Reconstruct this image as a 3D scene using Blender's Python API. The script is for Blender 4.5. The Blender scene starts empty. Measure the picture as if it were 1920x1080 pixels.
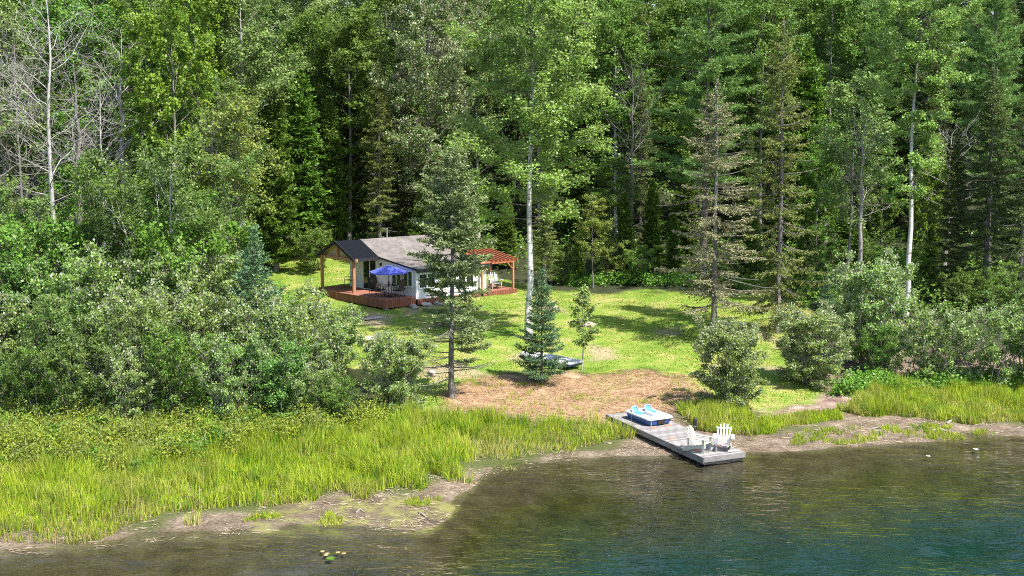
import bpy, math, random
import numpy as np
from mathutils import Vector, Matrix, Euler
R_ = np.random.default_rng(7)
random.seed(5)
scene = bpy.context.scene
COL = scene.collection

# ------------------------------------------------------------------ camera model
F_PX, PITCH, CAM_H = 2640.0, math.radians(7.1), 14.2
CP, SP = math.cos(PITCH), math.sin(PITCH)
def ray(px, py):
    x, y = (px - 960) / F_PX, (540 - py) / F_PX
    return np.array([x, CP + y * SP, -SP + y * CP])
def on_z(px, py, z):
    d = ray(px, py); t = (z - CAM_H) / d[2]
    return np.array([d[0] * t, d[1] * t, z])
def at_y(px, py, Y):
    d = ray(px, py); t = Y / d[1]
    return np.array([d[0] * t, Y, CAM_H + d[2] * t])

# ------------------------------------------------------------------ small utilities
def link(o, parent=None):
    COL.objects.link(o)
    if parent is not None: o.parent = parent
    return o
def tag(o, label=None, cat=None, group=None, kind=None):
    if label: o['label'] = label
    if cat: o['category'] = cat
    if group: o['group'] = group
    if kind: o['kind'] = kind
    return o
def empty(name, loc, rz=0.0):
    o = bpy.data.objects.new(name, None); o.empty_display_size = .2
    o.location = loc; o.rotation_euler = (0, 0, rz)
    return link(o)
def np_mesh(name, V, quads=None, tris=None, smooth=False):
    me = bpy.data.meshes.new(name)
    V = np.asarray(V, dtype=np.float32)
    q = np.zeros((0, 4), np.int32) if quads is None else np.asarray(quads, np.int32).reshape(-1, 4)
    t = np.zeros((0, 3), np.int32) if tris is None else np.asarray(tris, np.int32).reshape(-1, 3)
    me.vertices.add(len(V)); me.vertices.foreach_set('co', V.ravel())
    loops = np.concatenate([q.ravel(), t.ravel()])
    me.loops.add(len(loops)); me.loops.foreach_set('vertex_index', loops)
    n = len(q) + len(t); me.polygons.add(n)
    st = np.concatenate([np.arange(len(q)) * 4, len(q) * 4 + np.arange(len(t)) * 3]).astype(np.int32)
    me.polygons.foreach_set('loop_start', st)
    me.polygons.foreach_set('use_smooth', np.full(n, smooth, dtype=bool))
    me.update(calc_edges=True); me.validate()
    return me

class MB:
    """collects boxes, bars, tubes and prisms into one mesh"""
    def __init__(s): s.v = []; s.f = []
    def add(s, vs, fs):
        b = len(s.v); s.v += [tuple(v) for v in vs]; s.f += [tuple(b + i for i in f) for f in fs]; return s
    def box(s, x0, x1, y0, y1, z0, z1):
        vs = [(x, y, z) for z in (z0, z1) for y in (y0, y1) for x in (x0, x1)]
        return s.add(vs, [(0, 2, 3, 1), (4, 5, 7, 6), (0, 1, 5, 4), (2, 6, 7, 3), (0, 4, 6, 2), (1, 3, 7, 5)])
    def obox(s, c, size, M):
        hx, hy, hz = size[0] / 2, size[1] / 2, size[2] / 2
        vs = [Vector(c) + M @ Vector((x, y, z)) for z in (-hz, hz) for y in (-hy, hy) for x in (-hx, hx)]
        return s.add(vs, [(0, 2, 3, 1), (4, 5, 7, 6), (0, 1, 5, 4), (2, 6, 7, 3), (0, 4, 6, 2), (1, 3, 7, 5)])
    def bar(s, p0, p1, w, h, up=(0, 0, 1)):
        p0, p1 = Vector(p0), Vector(p1); d = p1 - p0; L = d.length; d.normalize()
        side = d.cross(Vector(up))
        if side.length < 1e-4: side = d.cross(Vector((0, 1, 0)))
        side.normalize(); u = side.cross(d)
        M = Matrix((d, side, u)).transposed()
        return s.obox((p0 + p1) / 2, (L, w, h), M)
    def tube(s, pts, rad, n=8):
        pts = [Vector(p) for p in pts]
        if not hasattr(rad, '__len__'): rad = [rad] * len(pts)
        rings = []
        for i, p in enumerate(pts):
            d = (pts[min(i + 1, len(pts) - 1)] - pts[max(i - 1, 0)]).normalized()
            a = d.cross(Vector((0.3, 0.2, 1)) if abs(d.z) < .9 else Vector((1, 0, 0))).normalized(); b = d.cross(a)
            rings.append([p + rad[i] * (math.cos(2 * math.pi * k / n) * a + math.sin(2 * math.pi * k / n) * b) for k in range(n)])
        vs = [v for r in rings for v in r]; fs = []
        for i in range(len(pts) - 1):
            for k in range(n):
                fs.append((i * n + k, i * n + (k + 1) % n, (i + 1) * n + (k + 1) % n, (i + 1) * n + k))
        fs.append(tuple(range(n - 1, -1, -1))); m = (len(pts) - 1) * n; fs.append(tuple(m + k for k in range(n)))
        return s.add(vs, fs)
    def loft(s, rings, cap=True):
        n = len(rings[0]); vs = [v for r in rings for v in r]; fs = []
        for i in range(len(rings) - 1):
            for k in range(n):
                fs.append((i * n + k, i * n + (k + 1) % n, (i + 1) * n + (k + 1) % n, (i + 1) * n + k))
        if cap:
            fs.append(tuple(range(n - 1, -1, -1))); m = (len(rings) - 1) * n; fs.append(tuple(m + k for k in range(n)))
        return s.add(vs, fs)
    def build(s, name, mat, parent=None, bevel=0.0, smooth=False, loc=None):
        me = bpy.data.meshes.new(name); me.from_pydata([tuple(v) for v in s.v], [], s.f); me.update()
        import bmesh
        bm = bmesh.new(); bm.from_mesh(me); bmesh.ops.recalc_face_normals(bm, faces=bm.faces)
        if bevel: bmesh.ops.bevel(bm, geom=list(bm.edges), offset=bevel, segments=1, affect='EDGES', clamp_overlap=True)
        bm.to_mesh(me); bm.free()
        if smooth:
            for p in me.polygons: p.use_smooth = True
        me.materials.append(mat)
        o = bpy.data.objects.new(name, me)
        if loc is not None: o.location = loc
        return link(o, parent)

# ------------------------------------------------------------------ materials
class NT:
    def __init__(s, name):
        s.m = bpy.data.materials.new(name); s.m.use_nodes = True; s.t = s.m.node_tree
        for n in list(s.t.nodes): s.t.nodes.remove(n)
        s.out = s.n('ShaderNodeOutputMaterial')
    def n(s, typ, **kw):
        nd = s.t.nodes.new(typ)
        for k, v in kw.items():
            if k.startswith('i_'):
                key = k[2:]; nd.inputs[int(key) if key.isdigit() else key.replace('_', ' ')].default_value = v
            else: setattr(nd, k, v)
        return nd
    def l(s, a, b): s.t.links.new(a, b)
    def ramp(s, fac, stops):
        r = s.n('ShaderNodeValToRGB'); e = r.color_ramp.elements
        while len(e) < len(stops): e.new(.5)
        for i, (p, c) in enumerate(stops): e[i].position = p; e[i].color = (*c, 1) if len(c) == 3 else c
        if fac is not None: s.l(fac, r.inputs['Fac'])
        return r.outputs['Color']
    def noise(s, scale, detail=4, vec=None, rough=.6, dist=0):
        nz = s.n('ShaderNodeTexNoise'); nz.inputs['Scale'].default_value = scale; nz.inputs['Detail'].default_value = detail
        nz.inputs['Roughness'].default_value = rough; nz.inputs['Distortion'].default_value = dist
        if vec is not None: s.l(vec, nz.inputs['Vector'])
        return nz.outputs['Fac']
    def coord(s, which='Object', scale=None):
        tc = s.n('ShaderNodeTexCoord'); v = tc.outputs[which]
        if scale:
            mp = s.n('ShaderNodeMapping'); mp.inputs['Scale'].default_value = scale; s.l(v, mp.inputs['Vector']); v = mp.outputs['Vector']
        return v
    def mix(s, fac, a, b, mode='MIX'):
        m = s.n('ShaderNodeMix', data_type='RGBA', blend_type=mode)
        for sock, val in ((m.inputs['Factor'], fac), (m.inputs['A'], a), (m.inputs['B'], b)):
            if hasattr(val, 'node') or isinstance(val, bpy.types.NodeSocket): s.l(val, sock)
            elif sock.type == 'RGBA': sock.default_value = (*val, 1)
            else: sock.default_value = val
        # choose the RGBA sockets explicitly
        return m.outputs['Result']
    def math(s, op, a, b=0.0, clamp=False):
        m = s.n('ShaderNodeMath', operation=op, use_clamp=clamp)
        for i, val in enumerate((a, b)):
            if isinstance(val, bpy.types.NodeSocket): s.l(val, m.inputs[i])
            else: m.inputs[i].default_value = val
        return m.outputs[0]
    def bump(s, h, strength=.5, dist=.02):
        b = s.n('ShaderNodeBump'); b.inputs['Strength'].default_value = strength; b.inputs['Distance'].default_value = dist
        s.l(h, b.inputs['Height']); return b.outputs['Normal']
    def surf(s, col, rough=.7, normal=None, spec=.3, metal=0.0):
        p = s.n('ShaderNodeBsdfPrincipled')
        if isinstance(col, bpy.types.NodeSocket): s.l(col, p.inputs['Base Color'])
        else: p.inputs['Base Color'].default_value = (*col, 1)
        if isinstance(rough, bpy.types.NodeSocket): s.l(rough, p.inputs['Roughness'])
        else: p.inputs['Roughness'].default_value = rough
        p.inputs['Specular IOR Level'].default_value = spec; p.inputs['Metallic'].default_value = metal
        if normal is not None: s.l(normal, p.inputs['Normal'])
        s.l(p.outputs[0], s.out.inputs['Surface']); return s.m
# the Mix node has several A/B sockets: pick them by index for colours
def _mix(s, fac, a, b, mode='MIX'):
    m = s.n('ShaderNodeMixRGB', blend_type=mode)
    for sock, val in ((m.inputs[0], fac), (m.inputs[1], a), (m.inputs[2], b)):
        if isinstance(val, bpy.types.NodeSocket): s.l(val, sock)
        elif sock.type == 'RGBA': sock.default_value = (*val, 1)
        else: sock.default_value = val
    return m.outputs[0]
NT.mix = _mix

def simple_mat(name, a, b, scale=6, rough=.7, bump=.2, stretch=None, spec=.3, metal=0.0):
    t = NT(name); v = t.coord('Object', stretch); f = t.noise(scale, 5, v)
    c = t.ramp(f, [(.3, a), (.7, b)])
    return t.surf(c, rough, t.bump(f, bump, .01), spec, metal)

def leaf_mat(name, a, b, back=None, trans=.35, gloss=.05, hue_var=.5, rough=.45):
    """a..b: range of blade colours over single leaves; back: colour of the undersides"""
    t = NT(name)
    g = t.n('ShaderNodeNewGeometry'); oi = t.n('ShaderNodeObjectInfo')
    c = t.ramp(g.outputs['Random Per Island'], [(0, a), (1, b)])
    hs = t.n('ShaderNodeHueSaturation')
    t.l(t.math('ADD', t.math('MULTIPLY', oi.outputs['Random'], .045 * hue_var), .5 - .031 * hue_var), hs.inputs['Hue'])
    t.l(t.math('ADD', t.math('MULTIPLY', oi.outputs['Random'], .5 * hue_var), 1 - .25 * hue_var), hs.inputs['Value'])
    t.l(c, hs.inputs['Color']); c = hs.outputs['Color']
    if back is not None: c = t.mix(g.outputs['Backfacing'], c, back)
    d = t.n('ShaderNodeBsdfDiffuse'); tr = t.n('ShaderNodeBsdfTranslucent')
    t.l(c, d.inputs['Color'])
    t.l(t.mix(1.0, c, (1.0, 1.0, .55), 'MULTIPLY'), tr.inputs['Color'])
    m = t.n('ShaderNodeMixShader'); m.inputs[0].default_value = trans
    t.l(d.outputs[0], m.inputs[1]); t.l(tr.outputs[0], m.inputs[2])
    gl = t.n('ShaderNodeBsdfGlossy'); gl.inputs['Roughness'].default_value = rough; gl.inputs['Color'].default_value = (.8, .9, .7, 1)
    m2 = t.n('ShaderNodeMixShader'); m2.inputs[0].default_value = gloss
    t.l(m.outputs[0], m2.inputs[1]); t.l(gl.outputs[0], m2.inputs[2])
    t.l(m2.outputs[0], t.out.inputs['Surface'])
    return t.m

def grass_mat(name, a, b, dry):
    t = NT(name); g = t.n('ShaderNodeNewGeometry'); v = t.coord('Object')
    c = t.ramp(g.outputs['Random Per Island'], [(0, a), (1, b)])
    patch = t.ramp(t.noise(.55, 4, v, .6), [(.47, (0, 0, 0)), (.66, (.5, .5, .5))])
    c = t.mix(patch, c, dry)
    grn = t.ramp(t.noise(.9, 3, t.coord('Object', (1, 1.3, 1)), .5), [(.54, (0, 0, 0)), (.66, (.6, .6, .6))]); c = t.mix(grn, c, (.10, .25, .02))
    d = t.n('ShaderNodeBsdfDiffuse'); tr = t.n('ShaderNodeBsdfTranslucent'); t.l(c, d.inputs['Color']); t.l(c, tr.inputs['Color'])
    m = t.n('ShaderNodeMixShader'); m.inputs[0].default_value = .38; t.l(d.outputs[0], m.inputs[1]); t.l(tr.outputs[0], m.inputs[2]); t.l(m.outputs[0], t.out.inputs['Surface'])
    return t.m
M = {}
M['bark_grey'] = simple_mat('bark_grey', (.09, .08, .07), (.24, .22, .20), 9, .9, .6, (1, 1, .3))
M['bark_dark'] = simple_mat('bark_dark', (.05, .042, .036), (.15, .13, .115), 10, .9, .6, (1, 1, .3))
M['bark_pale'] = simple_mat('bark_pale', (.26, .24, .22), (.52, .50, .47), 7, .85, .5, (1, 1, .35))
def birch_bark(lo=.05, hi=.10):
    t = NT('bark_white'); v = t.coord('Object', (1.2, 1.2, 5.0)); f = t.noise(1.6, 5, v, .65)
    c = t.ramp(f, [(.36, (.05, .045, .04)), (.44, (.5, .48, .45)), (.7, (.66, .65, .62))])
    ga = t.n('ShaderNodeAttribute', attribute_name='girth'); mr = t.n('ShaderNodeMapRange'); mr.inputs['From Min'].default_value = lo; mr.inputs['From Max'].default_value = hi
    t.l(ga.outputs['Fac'], mr.inputs['Value']); c = t.mix(mr.outputs[0], (.13, .115, .10), c)
    return t.surf(c, .8, t.bump(f, .3, .01))
M['bark_white'] = birch_bark()
M['dead_twig'] = simple_mat('dead_twig', (.20, .18, .165), (.40, .37, .34), 6, .9, .2)
# foliage (two ends of the range over single leaves, underside)
M['leaf_aspen'] = leaf_mat('leaf_aspen', (.13, .25, .035), (.27, .42, .085), (.27, .36, .16), .36, .025, .3)
M['leaf_maple'] = leaf_mat('leaf_maple', (.11, .22, .02), (.26, .38, .045), (.18, .30, .06), .4, .02, .5)
M['leaf_green'] = leaf_mat('leaf_green', (.06, .15, .018), (.165, .285, .042), (.15, .22, .07), .36, .02, .8)
M['leaf_light'] = leaf_mat('leaf_light', (.11, .19, .04), (.22, .32, .085), (.22, .28, .14), .36, .025, .6)
M['leaf_dark'] = leaf_mat('leaf_dark', (.055, .11, .024), (.14, .20, .05), (.46, .45, .32), .25, .03, .3)
M['leaf_alder'] = leaf_mat('leaf_alder', (.05, .135, .02), (.15, .27, .05), (.19, .27, .12), .32, .025, 1.0)
M['leaf_yellow'] = leaf_mat('leaf_yellow', (.13, .21, .03), (.27, .32, .06), (.24, .27, .11), .35, .025, .15)
M['leaf_silver'] = leaf_mat('leaf_silver', (.08, .165, .028), (.235, .345, .078), (.46, .49, .36), .3, .03, .7)
M['leaf_low'] = leaf_mat('leaf_low', (.075, .19, .02), (.16, .32, .04), (.14, .24, .07), .36, .02, .3)
M['needle_spruce'] = leaf_mat('needle_spruce', (.06, .105, .03), (.16, .21, .07), None, .18, .02, .5)
M['needle_airy'] = leaf_mat('needle_airy', (.11, .165, .065), (.27, .32, .135), None, .2, .03, .1)
M['needle_brown'] = leaf_mat('needle_brown', (.155, .155, .08), (.34, .33, .19), None, .18, .02, .3)
M['needle_olive'] = leaf_mat('needle_olive', (.095, .14, .032), (.25, .29, .085), None, .2, .02, .4)
M['needle_pine'] = leaf_mat('needle_pine', (.10, .20, .05), (.24, .38, .12), None, .28, .02, .1)
M['needle_blue'] = leaf_mat('needle_blue', (.06, .135, .06), (.15, .25, .125), None, .15, .03, .2)
M['needle_cedar'] = leaf_mat('needle_cedar', (.048, .125, .016), (.15, .245, .034), None, .25, .02, .7)
M['grass_marsh'] = grass_mat('grass_marsh', (.20, .33, .014), (.45, .50, .06), (.46, .40, .15))
M['grass_dry'] = leaf_mat('grass_dry', (.30, .24, .10), (.56, .45, .24), None, .3, .02, 0)
M['grass_lawn'] = leaf_mat('grass_lawn', (.125, .225, .022), (.295, .35, .058), None, .35, .02, 0)
M['leaf_brush'] = leaf_mat('leaf_brush', (.14, .22, .018), (.34, .37, .05), (.25, .29, .09), .35, .02, 0)
M['leaf_brush_dark'] = leaf_mat('leaf_brush_dark', (.09, .15, .02), (.22, .26, .055), (.26, .28, .12), .3, .02, 0)
M['straw'] = leaf_mat('straw', (.26, .155, .08), (.56, .39, .23), None, .1, .02, 0)
M['reed_litter'] = leaf_mat('reed_litter', (.20, .15, .10), (.52, .43, .32), None, .1, .02, 0)
# buildings and objects
M['porch_shingle'] = simple_mat('porch_shingle', (.004, .005, .008), (.012, .014, .019), 14, .95, .3, None, .06)
M['dark_trim'] = simple_mat('dark_trim', (.015, .015, .017), (.03, .03, .033), 5, .6, .1)
M['white_trim'] = simple_mat('white_trim', (.72, .72, .71), (.82, .82, .81), 4, .5, .05)
M['pine_soffit'] = simple_mat('pine_soffit', (.42, .30, .17), (.55, .41, .25), 5, .7, .2, (.4, 4, 1))
M['cedar_post'] = simple_mat('cedar_post', (.30, .14, .07), (.46, .24, .125), 6, .7, .3, (3, 3, .4))
M['red_stain'] = simple_mat('red_stain', (.33, .10, .05), (.46, .17, .085), 6, .65, .2, (1, 1, 1))
M['glass_dark'] = NT('glass_dark').surf((.012, .014, .016), .06, None, .6)
M['metal_black'] = simple_mat('metal_black', (.015, .014, .013), (.03, .028, .026), 8, .45, .05)
M['sling_brown'] = simple_mat('sling_brown', (.045, .035, .03), (.075, .06, .05), 60, .8, .3)
M['metal_grey'] = NT('metal_grey').surf((.55, .56, .58), .4, None, .5, .9)
M['blue_canvas'] = simple_mat('blue_canvas', (.085, .11, .48), (.13, .155, .58), 3, .85, .1)
M['hull_blue'] = simple_mat('hull_blue', (.02, .065, .19), (.04, .10, .27), 3, .4, .03, None, .4)
M['hull_white'] = simple_mat('hull_white', (.52, .53, .53), (.62, .62, .62), 3, .4, .03, None, .4)
M['seat_blue'] = simple_mat('seat_blue', (.07, .23, .33), (.10, .29, .39), 3, .5, .03)
M['chair_white'] = simple_mat('chair_white', (.46, .48, .48), (.56, .57, .57), 5, .55, .05)
M['chair_cream'] = simple_mat('chair_cream', (.42, .42, .33), (.52, .51, .41), 5, .6, .05)
M['stone'] = simple_mat('stone', (.22, .19, .17), (.46, .42, .38), 5, .9, .8)
M['stone_pink'] = simple_mat('stone_pink', (.40, .29, .22), (.58, .46, .37), 4, .9, .8)
M['driftwood'] = simple_mat('driftwood', (.24, .20, .17), (.48, .43, .38), 6, .9, .5, (1, 1, 1))
M['rust'] = simple_mat('rust', (.30, .10, .05), (.55, .25, .14), 9, .85, .3)
M['concrete'] = simple_mat('concrete', (.30, .29, .27), (.45, .43, .41), 6, .9, .4)
def plank_mat(name, a, b, axis, pitch, rough=.8, gap=.08):
    """boards 'pitch' wide side by side along one axis, each its own tone, with dark joints"""
    t = NT(name); v = t.coord('Object'); sp = t.n('ShaderNodeSeparateXYZ'); t.l(v, sp.inputs[0])
    x = t.math('DIVIDE', sp.outputs[axis], pitch); fl = t.math('FLOOR', x); fr = t.math('FRACT', x)
    wn = t.n('ShaderNodeTexWhiteNoise', noise_dimensions='1D'); t.l(fl, wn.inputs['W'])
    sc = [2.5, 2.5, 2.5]; sc[axis] = 22
    mp = t.n('ShaderNodeMapping'); mp.inputs['Scale'].default_value = sc; t.l(v, mp.inputs[0])
    f = t.noise(1.5, 5, mp.outputs[0]); big = t.noise(1.1, 3, v)
    k = t.math('ADD', t.math('MULTIPLY', f, .45), t.math('ADD', t.math('MULTIPLY', wn.outputs[0], .3), t.math('MULTIPLY', big, .25)))
    c = t.ramp(k, [(.25, a), (.75, b)])
    e = t.math('LESS_THAN', t.math('ABSOLUTE', t.math('SUBTRACT', fr, .5)), .5 - gap)
    c = t.mix(e, (a[0] * .3, a[1] * .3, a[2] * .3), c)
    return t.surf(c, rough, t.bump(e, .5, .012))
M['dock_plank'] = plank_mat('dock_plank', (.13, .12, .115), (.42, .395, .39), 0, .145, .9, .10)
M['dock_side'] = simple_mat('dock_side', (.12, .11, .10), (.30, .28, .26), 4, .85, .4, (.3, 1, 3))
M['deck_board'] = plank_mat('deck_board', (.24, .10, .07), (.38, .175, .125), 0, .14, .6)
M['deck_skirt_u'] = plank_mat('deck_skirt_u', (.15, .05, .03), (.29, .11, .065), 0, .14, .7)
M['deck_skirt_v'] = plank_mat('deck_skirt_v', (.15, .05, .03), (.29, .11, .065), 1, .14, .7)
def siding(axis):
    t = NT('siding'); v = t.coord('Object'); sp = t.n('ShaderNodeSeparateXYZ'); t.l(v, sp.inputs[0])
    fr = t.math('FRACT', t.math('DIVIDE', sp.outputs[axis], .2))
    e = t.math('GREATER_THAN', fr, .16); f = t.noise(3, 4, v)
    c = t.ramp(f, [(.3, (.66, .67, .66)), (.7, (.78, .78, .77))])
    return t.surf(t.mix(e, (.60, .61, .61), c), .55, t.bump(e, .15, .01))
M['siding_u'] = siding(0); M['siding_v'] = siding(1)
def shingles():
    t = NT('shingle'); v = t.coord('Object'); b = t.n('ShaderNodeTexBrick'); mp = t.n('ShaderNodeMapping')
    mp.inputs['Scale'].default_value = (1, 1, 1); t.l(v, mp.inputs[0]); t.l(mp.outputs[0], b.inputs['Vector'])
    b.inputs['Scale'].default_value = 3.2; b.inputs['Mortar Size'].default_value = .012
    b.inputs['Color1'].default_value = (.115, .10, .093, 1); b.inputs['Color2'].default_value = (.205, .18, .17, 1); b.inputs['Mortar'].default_value = (.1, .09, .088, 1)
    f = t.noise(1.3, 5, v); c = t.mix(.45, b.outputs['Color'], t.ramp(f, [(.34, (.075, .064, .058)), (.66, (.23, .205, .195))]))
    return t.surf(c, .9, t.bump(b.outputs['Fac'], .3, .01))
M['shingle'] = shingles()

# ------------------------------------------------------------------ terrain
SHORE_PX = [(-60, 1046), (0, 1041), (160, 1031), (330, 1010), (450, 1001), (560, 992), (640, 998), (740, 1003), (825, 1001), (848, 975),
            (838, 942), (900, 893), (1000, 870), (1130, 857), (1250, 851), (1330, 852), (1400, 847), (1500, 843), (1600, 836), (1700, 829), (1800, 823), (1920, 815), (2000, 810)]
_sp = np.array([on_z(a, b, 0.0) for a, b in SHORE_PX])
_o = np.argsort(_sp[:, 0]); _sx, _sy = _sp[_o, 0], _sp[_o, 1]
_sx = np.concatenate([[-200, -40], _sx, [45, 200]]); _sy = np.concatenate([[40, 42.5], _sy, [65, 60]])
_gx = np.linspace(-60, 60, 1201); _gy = np.interp(_gx, _sx, _sy); _k = np.hanning(19); _k /= _k.sum()
_gy[9:-9] = np.convolve(_gy, _k, 'valid')
def ysh(x): return np.interp(x, _gx, _gy)
_lat = R_.random((64, 64))
def vnoise(x, y, s):
    x = np.asarray(x) / s; y = np.asarray(y) / s
    xi = np.floor(x).astype(int); yi = np.floor(y).astype(int); fx = x - xi; fy = y - yi
    fx = fx * fx * (3 - 2 * fx); fy = fy * fy * (3 - 2 * fy)
    g = lambda a, b: _lat[a % 64, b % 64]
    return (g(xi, yi) * (1 - fx) + g(xi + 1, yi) * fx) * (1 - fy) + (g(xi, yi + 1) * (1 - fx) + g(xi + 1, yi + 1) * fx) * fy
def hgt(x, y):
    x = np.asarray(x, float); y = np.asarray(y, float)
    s = y - ysh(x); t = s / (85 - ysh(x))
    land = np.interp(t, [0, .05, .12, .3, .5, .75, 1.0], [0, .05, .2, .62, 1.12, 1.75, 2.35])
    hill = np.interp(y, [85, 95, 110, 160, 230, 400], [0, .6, 2.6, 10.0, 19., 30.])
    bed = -.06 * np.minimum(-s, 3) - .15 * np.maximum(np.minimum(-s, 40) - 3, 0)
    bed = bed * (1 + .022 * np.clip(x, -8, 22))
    z = np.where(s >= 0, land + hill, bed)
    amp = np.clip((t + .05) * 1.2, 0.035, .12) + np.clip((y - 97) / 60, 0, 1) * .35
    z = z + (vnoise(x, y, 2.3) - .5) * amp + (vnoise(x + 50, y, .8) - .5) * amp * .5
    return z
def hz(x, y): return float(hgt(np.array([x]), np.array([y]))[0])
_T = np.arange(38, 260, .15)
def G(px, py):
    d = ray(px, py); P = d[None, :] * _T[:, None] / d[1]; P[:, 2] += CAM_H
    k = np.argmax(P[:, 2] <= hgt(P[:, 0], P[:, 1]))
    lo, hi = _T[max(k - 1, 0)], _T[k]
    for _ in range(14):
        m = (lo + hi) / 2; p = d * m / d[1]
        if p[2] + CAM_H <= hz(p[0], p[1]): hi = m
        else: lo = m
    p = d * hi / d[1]; return np.array([p[0], p[1], p[2] + CAM_H])
def in_poly(x, y, poly):
    x = np.asarray(x); y = np.asarray(y); ins = np.zeros(x.shape, bool)
    n = len(poly)
    for i in range(n):
        x0, y0 = poly[i]; x1, y1 = poly[(i + 1) % n]
        c = (y0 > y) != (y1 > y)
        with np.errstate(divide='ignore', invalid='ignore'):
            ins ^= c & (x < (x1 - x0) * (y - y0) / (y1 - y0 + 1e-12) + x0)
    return ins
def world_poly(pts): return [tuple(G(a, b)[:2]) for a, b in pts]
LAWN = world_poly([(470, 570), (500, 498), (560, 474), (700, 478), (960, 528), (1050, 546), (1300, 548), (1400, 551), (1480, 562), (1560, 600), (1490, 640), (1470, 700), (1540, 742), (1440, 792),
                   (1410, 762), (1310, 745), (1300, 700), (1180, 690), (1080, 700), (940, 700), (860, 715), (840, 770), (780, 775), (690, 720), (600, 660)])
CUT = world_poly([(850, 722), (940, 702), (1000, 716), (1080, 703), (1190, 692), (1300, 706), (1330, 745), (1260, 775), (1130, 786), (1000, 790), (900, 775), (820, 760)])
MARSH_L = world_poly([(-160, 1018), (0, 1008), (200, 1000), (400, 962), (600, 936), (700, 930), (770, 916), (900, 878), (1050, 850), (1190, 832), (1216, 822), (1130, 792), (1000, 792), (860, 784), (780, 775), (640, 775), (450, 785), (-160, 800)])
MARSH_M = world_poly([(1268, 776), (1310, 762), (1400, 766), (1424, 800), (1420, 818), (1360, 818), (1312, 808)])
MARSH_R = world_poly([(1560, 768), (1625, 742), (1700, 735), (1960, 735), (1990, 792), (1880, 797), (1790, 794), (1690, 786), (1600, 776)])
BANK = world_poly([(1405, 815), (1430, 790), (1500, 772), (1570, 772), (1580, 785), (1500, 797), (1440, 815)])
PATH = world_poly([(1420, 795), (1470, 768), (1530, 742), (1600, 733), (1640, 740), (1560, 765), (1490, 785)])
BARE = [world_poly(q) for q in ([(640, 588), (765, 586), (725, 606), (650, 612)], [(672, 630), (722, 632), (715, 648), (676, 646)], [(1225, 618), (1278, 619), (1272, 632), (1230, 631)], [(1095, 652), (1165, 658), (1158, 672), (1105, 668)],
        [(1415, 622), (1462, 628), (1455, 652), (1425, 645)], [(1000, 578), (1060, 580), (1055, 592), (1005, 590)], [(770, 690), (860, 688), (905, 706), (790, 722)], [(1438, 690), (1476, 692), (1470, 708), (1442, 704)], [(950, 655), (990, 672), (1000, 690), (955, 676)], [(780, 572), (830, 568), (830, 582), (780, 586)])]
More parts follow.
